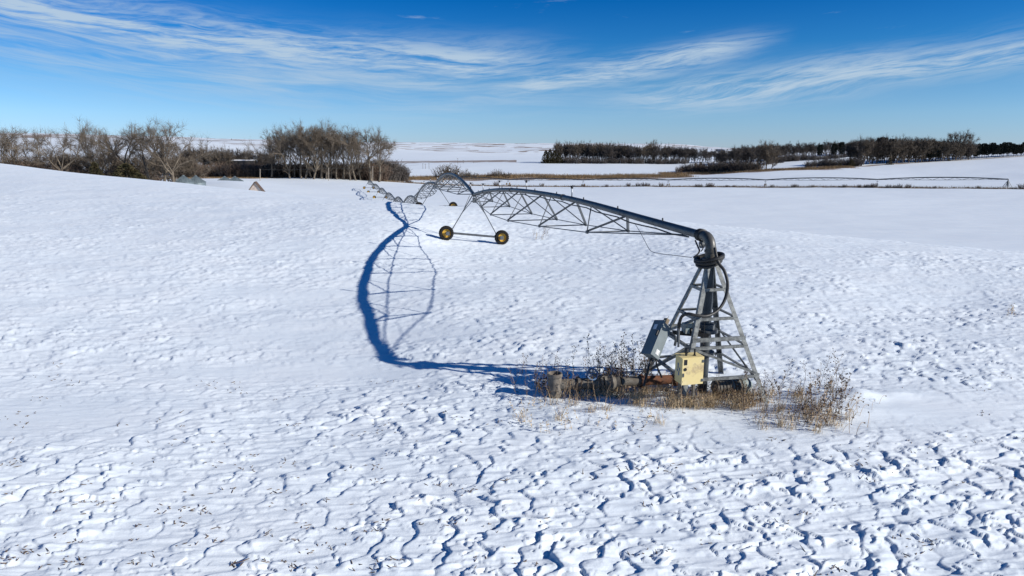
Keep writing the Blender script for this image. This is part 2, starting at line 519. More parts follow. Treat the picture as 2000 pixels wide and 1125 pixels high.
def micro(X, Y):
    """wind-carved snow: plates with a steep edge on the lee side, drifts, streaks"""
    X = X.astype(np.float32); Y = Y.astype(np.float32)
    a = 0.20                                           # wind runs along +x, a little to +y
    xw = X * math.cos(a) + Y * math.sin(a)
    yw = -X * math.sin(a) + Y * math.cos(a)
    reg = gnoise(X / 9 + 3.3, Y / 6 + 1.7, 5) + 0.55 * gnoise(X / 3.6, Y / 2.6, 6)
    amp = 0.45 + 0.55 * sstep(reg, -0.40, 0.25)
    # smooth drifts: left of the picture, round the pivot, the band along the crest at the right
    def blob(cx, cy, rx, ry): return np.exp(-(((X - cx) / rx) ** 2 + ((Y - cy) / ry) ** 2))
    calm = 0.92 * blob(-11.5, 14.8, 4.2, 1.7) + 0.8 * blob(6.5, 15.2, 5.5, 1.7) + 0.8 * blob(-5, 19.5, 6, 1.0) + 0.5 * blob(11, 15.8, 3, 1.1)
    calm += 0.25 * blob(-12, 30, 16, 3) + 0.55 * blob(8, 30, 6, 5) + 0.5 * blob(-8, 24, 6, 1.6)
    band = np.exp(-((Y - (57 - (X - 17) * 0.75)) / 5) ** 2) * sstep(X, 8, 16)
    amp = amp * (1 - np.clip(calm + 0.45 * band, 0, 0.95))
    near = 1 - sstep(Y, 10, 24) * 0.12
    strong = near * (0.95 + 0.06 * sstep(X / Y, 0.1, 0.6))
    fade = 1 - sstep(Y, 70, 120)
    h = np.zeros_like(X)
    # pillows of drifted snow behind each row of stubble, rows about 0.6 m apart
    xr = 0.962 * X - 0.272 * Y
    yr = 0.272 * X + 0.962 * Y
    wob = 0.95 * gnoise(xr / 2.1, yr / 1.3, 91) + 0.80 * gnoise(xr / 0.85, yr / 0.40, 92) + 0.16 * gnoise(xr / 0.45, yr / 0.22, 93) + 0.5 * gnoise(xr / 6, yr / 5, 96)
    ph = xr / 0.62 + wob
    row = np.floor(ph)
    fr = ph - row
    e = 0.085
    saw = np.where(fr < e, sstep(fr, 0, e), np.cos((fr - e) / (1 - e) * 1.5708) ** 0.9)
    pil = 0.50 + 1.25 * gnoise(row * 7.31 + 0.37, yr / 0.48, 94) + 0.7 * gnoise(row * 3.17, yr / 1.7, 95) + 0.8 * gnoise(xr / 2.6, yr / 2.2, 97)
    h += 0.054 * saw * np.clip(pil, 0.03, 1.2) * (1 - 0.10 * sstep(Y, 16, 30) * sstep(-X / Y, 0.0, 0.3)) * (1 - sstep(Y, 60, 110))
    for (lam, A, seed, y0, y1) in ((1.05, 0.030, 11, 60, 110), (0.50, 0.050, 21, 50, 90), (0.25, 0.032, 31, 20, 34)):
        sx, sy = lam * 1.9, lam * 0.95
        n1 = gnoise(xw / sx, yw / sy, seed) + 0.5 * gnoise(xw / (sx * 0.45), yw / (sy * 0.5), seed + 1) \
            + 0.26 * gnoise(xw / (sx * 0.18), yw / (sy * 0.22), seed + 4)
        ph = xw / (lam * 1.75) + yw * 0.12 / lam + 1.05 * n1
        fr = ph - np.floor(ph)
        saw = np.where(fr < 0.05, sstep(fr, 0, 0.05), (1 - (fr - 0.05) / 0.95) ** 0.85)
        m = sstep(gnoise(xw / (lam * 2.2), yw / (lam * 1.1), seed + 2) + 0.35 * gnoise(xw / (lam * 0.8), yw / (lam * 0.5), seed + 3), -0.20, 0.34)
        h += A * saw * m * (1 - sstep(Y, y0, y1))
    h = h * amp * strong
    rid = lambda n: 1 - np.abs(n) * 2.2
    bend = 0.25 * gnoise(xw / 2.2, yw / 1.4, 44)
    st = rid(gnoise(xw / 1.9, yw / 0.26 + bend * 3, 41)) * 0.022 + rid(gnoise(xw / 0.8, yw / 0.11 + bend * 5, 42)) * 0.010 * (1 - sstep(Y, 12, 24))
    st += gnoise(xw / 4.0, yw / 0.6, 43) * 0.020
    h += st * (0.35 + 0.65 * np.clip(amp, 0, 1)) * (1 - 0.55 * np.clip(calm, 0, 1))
    lumps = gnoise(X / 2.8, Y / 1.9, 51) * 0.035 + gnoise(X / 7, Y / 4, 52) * 0.09
    h += lumps
    # drifted bank right of the pivot, wind scour under it
    h += (0.21 + 0.16 * gnoise(X / 0.9, Y / 0.5, 98)) * np.exp(-(((X - 9.0 - 0.5 * (Y - 16.6)) / 1.0) ** 2 + ((Y - 16.6) / 0.42) ** 2)) + 0.16 * np.exp(-(((X - 7.6) / 1.6) ** 2 + ((Y - 15.5) / 0.5) ** 2))
    h += 0.10 * np.exp(-(((X - 2.5) / 2.0) ** 2 + ((Y - 15.6) / 0.45) ** 2))
    h -= 0.10 * np.exp(-(((X - 5.0) / 1.8) ** 2 + ((Y - 17.2) / 1.1) ** 2))
    # shallow rows of low drifts in the valley
    far = sstep(Y, 90, 140)
    v = gnoise(X / 14, Y / 5, 61) * 0.16 + gnoise(X / 30, Y / 16, 66) * 0.25 + gnoise(X / 60, Y / 45, 62) * 0.5 * sstep(Y, 140, 300)
    hill = gnoise(X / 420, Y / 260, 63) * 9 * sstep(Y, 1000, 2200) + gnoise(X / 150, Y / 120, 64) * 3.0 * sstep(Y, 900, 2000)
    return h * fade + far * v + hill


def full_z(X, Y):
    return base_z(X, Y) + micro(np.asarray(X, dtype=np.float32), np.asarray(Y, dtype=np.float32))


def gz(x, y):
    return float(full_z(np.array([x], dtype=np.float64), np.array([y], dtype=np.float64))[0])


def stand(px, Y):
    """ground point at distance Y under photo column px"""
    z = -5.0
    for _ in range(3):
        x = xat(px, Y, z); z = float(base_z(np.array([x]), np.array([Y]))[0])
    return Vector((x, Y, gz(x, Y)))


def stand_many(pxs, Ys):
    pxs, Ys = np.array(pxs, dtype=np.float64), np.array(Ys, dtype=np.float64)
    z = np.full(len(pxs), -5.0)
    for _ in range(3):
        x = (pxs - 1000) / F * (Ys * _c - (z - CAM_H) * _s); z = base_z(x, Ys)
    z = full_z(x, Ys)
    return [Vector(v) for v in zip(x, Ys, z)]


def build_ground():
    rows = [6.3]
    while rows[-1] < 19: rows.append(rows[-1] * 1.0027)
    while rows[-1] < 84: rows.append(rows[-1] * 1.0042)
    while rows[-1] < 320: rows.append(rows[-1] * 1.0085)
    while rows[-1] < 7000: rows.append(rows[-1] * 1.0135)
    rows = np.array(rows)
    us = np.concatenate([np.linspace(-1.6, -0.87, 50)[:-1], np.linspace(-0.87, 0.87, 760), np.linspace(0.87, 1.6, 50)[1:]])
    Yg, Ug = np.meshgrid(rows, us, indexing='ij')
    Xg = Ug * Yg
    Z = full_z(Xg, Yg)
    nr, ncol = Z.shape
    co = np.stack([Xg, Yg, Z], -1).reshape(-1, 3).astype(np.float32)
    idx = np.arange(nr * ncol, dtype=np.int32).reshape(nr, ncol)
    quads = np.stack([idx[:-1, :-1], idx[:-1, 1:], idx[1:, 1:], idx[1:, :-1]], -1).reshape(-1, 4)
    me = bpy.data.meshes.new('snow_ground')
    me.vertices.add(len(co)); me.vertices.foreach_set('co', co.ravel())
    me.loops.add(quads.size); me.loops.foreach_set('vertex_index', quads.ravel())
    me.polygons.add(len(quads))
    me.polygons.foreach_set('loop_start', np.arange(0, quads.size, 4, dtype=np.int32))
    me.polygons.foreach_set('use_smooth', np.ones(len(quads), dtype=bool))
    me.update()
    # where dry grass or bare soil shows instead of snow
    X, Y = Xg.astype(np.float32), Yg.astype(np.float32)
    px = 1000 + F * X / (Y * _c - (Z - CAM_H) * _s)
    cover = np.zeros_like(X)
    def band(pts, half, soft=0.5, amt=1.0):
        nonlocal cover
        xs = np.array([p[0] for p in pts]); ys = np.array([p[1] for p in pts])
        yc = np.interp(X, xs, ys)
        d = np.abs(Y - yc) / half + 0.9 * gnoise(X / 18, Y / 9, 71)
        inside = (X > xs[0]) & (X < xs[-1])
        cover = np.maximum(cover, amt * (1 - sstep(d, 1 - soft, 1 + soft)) * inside)
    for b in BANDS: band(*b)
    n = gnoise(X / 260, Y / 60, 72) + 0.5 * gnoise(X / 90, Y / 25, 73) + 0.25 * gnoise(X / 30, Y / 12, 74)
    cover = np.maximum(cover, 0.75 * 1.3 * sstep(n, 0.02, 0.26) * sstep(Y, 1500, 2300))
    at = me.attributes.new('cover', 'FLOAT', 'POINT')
    at.data.foreach_set('value', cover.ravel().astype(np.float32))
    m = bpy.data.materials.new('wind_packed_snow')
    m.use_nodes = True
    q = NM(m.node_tree)
    b = m.node_tree.nodes['Principled BSDF']
    b.inputs['Roughness'].default_value = 0.62
    b.inputs['Specular IOR Level'].default_value = 0.25
    geo = q.n('ShaderNodeNewGeometry')
    pos = geo.outputs['Position']
    att = q.n('ShaderNodeAttribute', attribute_name='cover')
    br = q.noise(pos, 0.25, 5, 0.65)
    cov = q.smooth(q.add(att.outputs['Fac'], q.mul(q.sub(br, 0.5), 0.9)), 0.35, 0.75)
    big = q.noise(pos, 0.35, 4, 0.6)
    snow = q.mix(q.smooth(big, 0.35, 0.7), (0.80, 0.86, 0.90, 1), (0.85, 0.895, 0.92, 1))
    tan = q.mix(q.smooth(q.noise(pos, 0.9, 4), 0.35, 0.65), (0.30, 0.21, 0.135, 1), (0.20, 0.125, 0.085, 1))
    q.put(b.inputs['Base Color'], q.mix(q.mul(cov, 0.85), snow, tan))
    mp = q.n('ShaderNodeMapping')
    mp.inputs['Rotation'].default_value = (0, 0, -0.2)
    mp.inputs['Scale'].default_value = (1.0, 5.0, 3.0)
    q.put(mp.inputs[0], pos)
    hgt = q.add(q.mul(q.noise(mp.outputs[0], 2.2, 6, 0.65), 0.7), q.mul(q.noise(pos, 26.0, 4, 0.6), 0.22))
    bp = q.n('ShaderNodeBump')
    bp.inputs['Strength'].default_value = 0.35
    bp.inputs['Distance'].default_value = 0.05
    q.put(bp.inputs['Height'], hgt)
    q.put(b.inputs['Normal'], bp.outputs[0])
    me.materials.append(m)
    o = bpy.data.objects.new('snow_ground', me)
    C.objects.link(o)
    tag(o, kind='structure')
    return o


def gx(px, Y): p = stand(px, Y); return (p.x, p.y)


CREEK = [gx(760, 505), gx(800, 520), gx(900, 535), gx(1000, 540), gx(1150, 535), gx(1300, 540), gx(1345, 545)]
CREEK2 = [gx(1290, 575), gx(1350, 570), gx(1420, 555), gx(1490, 545), gx(1590, 545), gx(1660, 560)]
FENCE = [gx(560, 405), gx(720, 400), gx(880, 405), gx(1000, 402), gx(1150, 392), gx(1300, 378), gx(1480, 356), gx(1700, 330), gx(1950, 306), gx(2150, 296)]
BANDS = [(CREEK, 27, 0.5, 1.0), (CREEK2, 18, 0.5, 0.95), (FENCE, 3.6, 0.5, 1.0),
         ([gx(560, 400), gx(650, 425), gx(760, 455), gx(800, 480)], 14, 0.6, 0.85),
         ([gx(180, 360), gx(300, 358), gx(450, 372), gx(560, 392)], 9, 0.6, 0.8),
         ([gx(740, 880), gx(850, 880), gx(960, 860), gx(1010, 850)], 70, 0.7, 0.9),
         ([gx(-50, 900), gx(60, 900), gx(180, 920)], 90, 0.7, 0.6),
         ([gx(1620, 562), gx(1700, 572), gx(1800, 590), gx(2000, 612)], 6, 0.5, 0.8)]
ground = build_ground()

# ------------------------------------------------------------------ irrigation machines
def lerp(a, b, t): return a + (b - a) * t


def make_wheel(thing, org, axle, fwd, r, wid, detail):
    """rim (the part) with its tyre and hub as sub-parts"""
    axle = Vector(axle).normalized()
    n = 36 if detail > 1 else 18
    mb = MB()
    rr = r * 0.57
    w = wid * 0.5
    mb.lathe([(rr * 1.0, -w * 0.9), (rr * 0.93, -w * 0.78), (rr * 0.90, -w * 0.25), (rr * 0.62, -w * 0.12), (rr * 0.30, -w * 0.34), (0.001, -w * 0.34)], org, axle, n)
    mb.lathe([(rr * 1.0, w * 0.9), (rr * 0.93, w * 0.78), (rr * 0.90, w * 0.25), (rr * 0.62, w * 0.05), (rr * 0.30, w * 0.2), (0.001, w * 0.2)], org, axle, n)
    rim = part(mb, 'wheel', M['rim'], thing, True)
    mb = MB()
    mb.lathe([(rr * 0.99, -w * 0.88), (r * 0.80, -w * 1.08), (r * 0.91, -w * 1.0), (r * 0.955, -w * 0.7), (r * 0.96, 0), (r * 0.955, w * 0.7), (r * 0.91, w * 1.0), (r * 0.80, w * 1.08), (rr * 0.99, w * 0.88)], org, axle, n)
    if detail > 0:
        up = Vector((0, 0, 1))
        f = axle.cross(up).normalized()
        k = 22
        for i in range(k):
            for sd in (-1, 1):
                an = 2 * math.pi * (i + (0.5 if sd > 0 else 0)) / k
                rad = f * math.cos(an) + up * math.sin(an)
                tan = -f * math.sin(an) + up * math.cos(an)
                a = Vector(org) + rad * (r * 0.955) + axle * (sd * w * 0.02)
                b = Vector(org) + rad * (r * 0.92) + axle * (sd * w * 0.98) + tan * (r * 0.16)
                mb.beam(a, b, r * 0.085, r * 0.13, rad)
    mb.build('tyre', M['tyre'], rim, thing.location, True)
    mb = MB()
    mb.lathe([(0.001, -w * 0.75), (r * 0.13, -w * 0.75), (r * 0.16, -w * 0.3)], org, axle, 12)
    mb.build('hub', M['galv'], rim, thing.location, True)


def make_span(A, B, idx, label, group, fracs, widths, drop, camber, pr, detail, gl=None, gr=None, wheel_r=0.5, overhang=0.0, half=1.95, dcam=None, sprinklers=(), cat='irrigation span'):
    """one span: pipe from joint A to joint B, its truss below and the wheeled tower under B"""
    A, B = Vector(A), Vector(B)
    d = Vector((B.x - A.x, B.y - A.y, 0)).normalized()
    side = Vector((d.y, -d.x, 0))                       # to the right of the run
    gl = gl if gl is not None else gz(*(B - side * half).xy)
    gr = gr if gr is not None else gz(*(B + side * half).xy)
    t = empty('irrigation_span', (B.x, B.y, (gl + gr) / 2), label, cat, group)
    def curve(f):
        if dcam: 
            z = np.interp(f, dcam[0], dcam[1])
            return Vector((lerp(A.x, B.x, f), lerp(A.y, B.y, f), float(z)))
        p = A.lerp(B, f)
        p.z += camber * 4 * f * (1 - f)
        return p
    N = 40 if detail > 1 else 20
    pts = [curve(i / N) for i in range(N + 1)]
    if dcam:                                            # smooth the surveyed heights
        z = [p.z for p in pts]
        for _ in range(6): z = [z[0]] + [(z[i - 1] + 2 * z[i] + z[i + 1]) / 4 for i in range(1, N)] + [z[-1]]
        for p, q in zip(pts, z): p.z = q
    def pp(f):
        k = min(max(f, 0), 1) * N
        i = min(int(k), N - 1)
        return pts[i].lerp(pts[i + 1], k - i)
    mb = MB()
    mb.tube(pts, pr, 20 if detail > 1 else 10)
    pipe = part(mb, 'main_pipe', M['pipe'], t, True)
    # clamp bands and flanges on the pipe
    bands = [(f, 1.22, 0.05) for f in fracs[1::2]] if detail > 0 else []
    for (f, k, ln) in bands:
        mb = MB()
        p, q = pp(f - 0.004), pp(f + 0.004)
        ax = (q - p).normalized()
        mb.lathe([(pr, -ln), (pr * k, -ln), (pr * k, -ln * 0.1), (pr * 1.02, -ln * 0.1), (pr * 1.02, ln * 0.1), (pr * k, ln * 0.1), (pr * k, ln), (pr, ln)], (p + q) / 2, ax, 18)
        mb.build('flange', M['elbow'], pipe, t.location, True)
    nodesL, nodesR = [], []
    for f, w, dz in zip(fracs, widths, drop):
        p = pp(f)
        q = Vector((p.x, p.y, p.z - dz))
        nodesL.append(q - side * w / 2)
        nodesR.append(q + side * w / 2)
    rod = 0.020 if detail > 1 else (0.03 if detail > 0 else 0.05)
    br = 0.034 if detail > 1 else (0.045 if detail > 0 else 0.06)
    endA, endB = pp(0.02), pp(0.985)
    under = Vector((0, 0, pr * 0.9))
    for nodes in (nodesL, nodesR):
        mb = MB()
        mb.tube([endA - under] + nodes + [endB - under], rod, 6)
        part(mb, 'truss_rod', M['galv'], t)
    for i, (L, Rr) in enumerate(zip(nodesL, nodesR)):
        mb = MB(); mb.tube([L, Rr], br * 0.75, 6)
        part(mb, 'spreader_bar', M['galv'], t)
        f = fracs[i]
        df = 0.055
        for nd in (L, Rr):
            for sg in (-1, 1):
                top = pp(f + sg * df) - under * 0.7
                mb = MB()
                if detail > 1 and sg < 0:
                    mb.angle(nd, top, 0.075, 0.010, d, (0, 0, 1))
                elif detail > 1:
                    mb.tube([nd, top], 0.022, 6)
                else:
                    mb.tube([nd, top], br * 0.8, 4)
                part(mb, 'brace', M['galv'], t)
            if detail > 1:
                mb = MB(); mb.beam(nd - d * 0.09, nd + d * 0.09, 0.05, 0.09)
                part(mb, 'node_plate', M['galv'], t)
    if detail > 1:                                      # power cable strapped along the pipe
        mb = MB()
        k = []
        for i in range(31):
            f = 0.012 + 0.97 * i / 30
            p = pp(f)
            k.append(p - side * 0.10 - Vector((0, 0, pr + min(0.07, 0.03 * min(i, 30 - i)) + 0.03 * math.sin(i * 2.1) * (0 < i < 30))))
        mb.tube(k, 0.022, 6)
        part(mb, 'span_cable', M['rubber'], t, True)
        for i in range(1, 12):
            p = pp(i / 12)
            ax = (pp(i / 12 + 0.01) - p).normalized()
            mb = MB(); mb.lathe([(pr, -0.012), (pr * 1.03, -0.012), (pr * 1.03, 0.012), (pr, 0.012)], p, ax, 18)
            mb.build('strap', M['rubber'], pipe, t.location)
    for f in sprinklers:
        p = pp(f)
        h = 0.42
        mb = MB()
        base = p + Vector((0, 0, pr * 0.8))
        mb.tube([base, base + Vector((0, 0, h * 0.45))], 0.022 if detail > 1 else 0.035, 6)
        sp = part(mb, 'sprinkler', M['black'], t)
        mb = MB()
        mb.tube([base + Vector((0, 0, h * 0.45)), base + Vector((0, 0, h * 0.78))], [0.034, 0.028], 8)
        mb.build('riser_sleeve', M['label'], sp, t.location)
        mb = MB()
        top = base + Vector((0, 0, h * 0.95))
        mb.lathe([(0.001, -0.07), (0.05, -0.06), (0.055, 0.0), (0.03, 0.05), (0.001, 0.06)], top, (0, 0, 1), 10)
        mb.beam(top - Vector((0.10, 0, -0.03)), top + Vector((0.17, 0.0, 0.02)), 0.03, 0.025)
        mb.build('nozzle', M['black'], sp, t.location)
    if detail > 1:
        for i in range(9):                              # plugged outlets
            f = 0.07 + i * 0.11
            p = pp(f)
            mb = MB(); mb.tube([p + Vector((0, 0, pr * 0.9)), p + Vector((0, 0, pr + 0.075))], [0.028, 0.022], 8)
            mb.build('outlet', M['elbow'], pipe, t.location)
    # wheeled tower
    wl = B - side * half; wl.z = gl + wheel_r * 0.94
    wr = B + side * half; wr.z = gr + wheel_r * 0.94
    inset = 0.30 * half / 1.95
    lw = 0.05 if detail > 1 else (0.055 if detail else 0.07)
    bl = wl + side * inset + Vector((0, 0, 0.02)); brr = wr - side * inset + Vector((0, 0, 0.02))
    mb = MB(); mb.beam(bl - side * 0.12, brr + side * 0.12, 0.13, 0.13)
    part(mb, 'base_beam', M['galv'], t)
    top = B - under
    for foot, sg in ((bl, -1), (brr, 1)):
        head = top + side * sg * 0.12
        mb = MB(); mb.beam(foot + Vector((0, 0, 0.05)), head, lw * 1.1, lw * 1.1, d)
        part(mb, 'leg', M['galv'], t)
        kn = foot.lerp(head, 0.56)
        for fb in (-1, 1):
            mb = MB(); mb.tube([kn, B + d * fb * 1.0 + side * sg * 0.1 - under * (1.2 if fb < 0 else 1.4)], lw * 0.42, 5)
            part(mb, 'brace', M['galv'], t)
    if detail > 0:
        a, b = bl.lerp(top, 0.86), brr.lerp(top, 0.86)
        mb = MB(); mb.tube([a, b], 0.028, 5)
        part(mb, 'cross_bar', M['galv'], t)
        mb = MB(); mb.box(frame(top - Vector((0, 0, 0.28)) - d * 0.12, rz=math.atan2(d.y, d.x)), 0.26, 0.20, 0.34, 0.012)
        part(mb, 'tower_box', M['galv'], t)
        mb = MB(); mb.tube([B - d * 0.28, B - d * 0.16, B + d * 0.16, B + d * 0.28], [pr * 1.05, pr * 1.28, pr * 1.28, pr * 1.05], 16)
        part(mb, 'joint_boot', M['rubber'], t, True)
    for c in (wl, wr):
        make_wheel(t, c, d, side, wheel_r, 0.30 if detail else 0.34, detail)
        if detail > 0:
            s_in = side if c is wl else -side
            mb = MB()
            ang = math.atan2(side.y, side.x)
            mb.box(frame(c - d * 0.23 + s_in * 0.06, rz=ang), 0.24, 0.14, 0.26, 0.02)
            mb.tube([c - d * 0.2, c], 0.05, 8)
            part(mb, 'gearbox', M['galv'], t)
    if detail > 0:
        mid = bl.lerp(brr, 0.5)
        mb = MB(); mb.tube([bl.lerp(brr, 0.08) + Vector((0, 0, -0.02)) - d * 0.1, bl.lerp(brr, 0.92) + Vector((0, 0, -0.02)) - d * 0.1], 0.022, 6)
        part(mb, 'drive_shaft', M['galv'], t)
    if overhang > 0:
        e = B + d * overhang + Vector((0, 0, -0.1))
        mb = MB(); mb.tube([B, B.lerp(e, 0.5) + Vector((0, 0, 0.12)), e], pr * 0.7, 8)
        part(mb, 'end_boom', M['pipe'], t)
    return t


PIV = Vector((5.08, 17.3, 0.0))
UX = (-0.2474, 0.9689)
T = []
joint_px = [(925.5, 380, 46.9), (851, 359, 78.5), (812.5, 388.5, 109.5), (788, 396.5, 140), (771, 390, 171), (755, 378.5, 202), (742, 369, 233), (729, 360.5, 264), (720, 353.8, 294)]
for (x, y, Y) in joint_px: T.append(P(x, y, Y))
E0 = Vector((5.08 + UX[0] * 0.62, 17.3 + UX[1] * 0.62, 4.04))
SYM_F = [0.135, 0.28, 0.425, 0.575, 0.72, 0.865]
SYM_W = [1.25, 1.95, 2.4, 2.4, 1.95, 1.25]
SYM_D = [0.72, 1.08, 1.28, 1.28, 1.08, 0.72]
G9 = 'spans of the near irrigation pivot'
LAB = ['nearest irrigation span joined to the pivot elbow, with two yellow-rimmed wheels in full view',
       'second irrigation span arching high behind the first, wheels half hidden by the crest',
       'third irrigation span, dropping behind the high arch towards the snow crest',
       'fourth irrigation span, low arch just above the snow crest with its wheels hidden',
       'fifth irrigation span, first one seen in the far valley beyond the snow crest',
       'sixth irrigation span, its wheels touching the top of the snow crest',
       'seventh irrigation span, its small tower third from the far end of the line',
       'eighth irrigation span, next to last of the line in the far valley',
       'last irrigation span at the far end of the line, smallest of all']
s1 = 29.9
fr1 = [6.2 / s1, 11.1 / s1, 15.6 / s1, 19.7 / s1, 23.4 / s1, 26.7 / s1]
dc = ([0, 3.9 / s1, 7.1 / s1, 10.5 / s1, 13.4 / s1, 17.9 / s1, 21.8 / s1, 25.3 / s1, 28.1 / s1, 1], [4.04, 4.12, 4.21, 4.25, 4.22, 4.12, 3.93, 3.66, 3.36, T[0].z])
make_span(E0, T[0], 1, LAB[0], G9, fr1, [1.55, 2.05, 2.45, 2.28, 1.70, 1.12], [0.80, 1.18, 1.34, 1.30, 0.98, 0.62], 0, 0.112, 2,
          gl=gz(-4.47, 46.42), gr=gz(-0.69, 47.38), dcam=dc, sprinklers=(0.335, 0.56, 0.75, 0.90), wheel_r=0.50)
for k in range(1, 9):
    det = 1 if k < 4 else 0
    sp = {1: (0.05, 0.28, 0.5, 0.72, 0.93), 2: (0.2, 0.5, 0.8)}.get(k, ())
    A, B = T[k - 1], T[k]
    n = 1.0
    make_span(A, B, k + 1, LAB[k], G9, SYM_F, SYM_W, SYM_D, [0, 1.25, 1.0, 0.9, 0.95, 0.85, 0.85, 0.8, 0.8][k], 0.12, det,
              gl=B.z - (3.02 if k == 1 else 3.30), gr=B.z - (3.05 if k == 1 else 3.38), sprinklers=sp, wheel_r=0.5 if k < 4 else 0.58, overhang=4.0 if k == 8 else 0)


def pivot_tower(c, yaw, base, label, group, riser_r, top, run, detail, half=1.27, cat='pivot tower'):
    """four angle-iron legs, rungs and braces round an upright pipe with an elbow on top"""
    c = Vector(c)
    t = empty('pivot_tower', c, label, cat, group)
    e1 = Vector((math.cos(yaw), math.sin(yaw), 0)); e2 = Vector((-math.sin(yaw), math.cos(yaw), 0))
    zt = top - 0.62
    def leg_at(i, j, z):
        k = lerp(half, 0.15, (z - base) / (zt - base))
        return Vector((c.x, c.y, c.z + z)) + e1 * i * k + e2 * j * k
    corners = [(-1, -1), (1, -1), (1, 1), (-1, 1)]
    w = 0.115 if detail else 0.2
    for (i, j) in corners:
        mb = MB()
        mb.angle(leg_at(i, j, base), leg_at(i, j, zt), w, 0.012 if detail else 0.06, e1 * -i, e2 * -j)
        part(mb, 'leg', M['angle'], t)
    zs = (0.64, 1.38, 2.07, 2.78) if detail else (0.9, 2.0)
    for z in zs:
        for n in range(4):
            a, b = corners[n], corners[(n + 1) % 4]
            pa, pb = leg_at(*a, z), leg_at(*b, z)
            inward = (c + Vector((0, 0, z)) - (pa + pb) / 2).normalized()
            mb = MB()
            mb.angle(pa - inward * 0.01, pb - inward * 0.01, 0.07 if detail else 0.12, 0.008 if detail else 0.04, inward, (0, 0, -1))
            part(mb, 'rung', M['angle'], t)
    if detail:
        for (a, b, z0, z1) in ((1, 2, 0.15, 1.36), (3, 0, 0.1, 1.36), (0, 1, 1.34, 0.62), (2, 3, 1.36, 0.1), (3, 0, 1.36, 2.05)):
            mb = MB()
            mb.angle(leg_at(*corners[a], z0), leg_at(*corners[b], z1), 0.06, 0.008, (0, 0, 1), e1)
            part(mb, 'diagonal_brace', M['angle'], t)
    # upright pipe and elbow
    ru = Vector((run[0], run[1], 0)).normalized()
    br = 0.30
    prr = riser_r
    zc = top - br
    mb = MB(); mb.tube([c + Vector((0, 0, base - 0.3)), c + Vector((0, 0, zc - 0.22))], prr, 24)
    riser = part(mb, 'riser_pipe', M['pipe'], t, True)
    if detail:
        for (z, r2, h) in ((0.98, 0.25, 0.05), (1.60, 0.31, 0.045), (1.66, 0.22, 0.12)):
            mb = MB(); mb.lathe([(prr, -h), (r2, -h), (r2, h), (prr, h)], c + Vector((0, 0, z)), (0, 0, 1), 28)
            mb.build('flange', M['galv'], riser, t.location, True)
        for sg in (-1, 1):
            mb = MB(); mb.beam(leg_at(-1, sg, 1.55), leg_at(1, sg, 1.55), 0.05, 0.10)
            part(mb, 'bearing_support', M['angle'], t)
    k = 14
    el = []
    for i in range(k + 1):
        a = math.pi / 2 * i / k
        el.append(c + Vector((0, 0, zc)) + ru * (br * (1 - math.cos(a))) + Vector((0, 0, br * math.sin(a))))
    el = [c + Vector((0, 0, zc - 0.22))] + el + [el[-1] + ru * 0.16]
    mb = MB(); mb.tube(el, prr * 1.06, 24)
    elbow = part(mb, 'elbow', M['elbow'], t, True)
    mb = MB(); mb.lathe([(prr * 1.12, -0.03), (prr * 1.24, -0.03), (prr * 1.24, 0.03), (prr * 1.12, 0.03)], c + Vector((0, 0, zc - 0.05)), (0, 0, 1), 24)
    mb.build('collar', M['elbow'], elbow, t.location, True)
    q = el[-1]
    mb = MB(); mb.lathe([(prr * 1.0, -0.08), (prr * 1.3, -0.06), (prr * 1.16, -0.02), (prr * 1.32, 0.03), (prr * 1.16, 0.07), (prr * 1.3, 0.11), (prr * 1.0, 0.13)], q + ru * 0.02, ru, 24)
    part(mb, 'flexible_boot', M['rubber'], t, True)
    if detail:
        mb = MB()
        lt = q - Vector((0, 0, prr * 1.25 + 0.08)) - ru * 0.02
        mb.lathe([(0.05, -0.04), (0.10, -0.04), (0.10, 0.04), (0.05, 0.04), (0.05, -0.04)], lt, ru.cross(Vector((0, 0, 1))), 16)
        part(mb, 'hook_eye', M['galv'], t, True)
        mb = MB(); mb.lathe([(prr * 1.2, -0.07), (0.235, -0.07), (0.235, 0.05), (prr * 1.1, 0.07)], c + Vector((0, 0, zt + 0.02)), (0, 0, 1), 20)
        part(mb, 'top_collar', M['elbow'], t, True)
    return t, leg_at


near_tower, leg_at = pivot_tower(PIV, R(11), -0.25, 'grey steel four-legged pivot tower with rungs, standing in dry weeds', None, 0.127, 4.04, UX, 1)


def pv(x, y, Y): return P(x, y, Y)


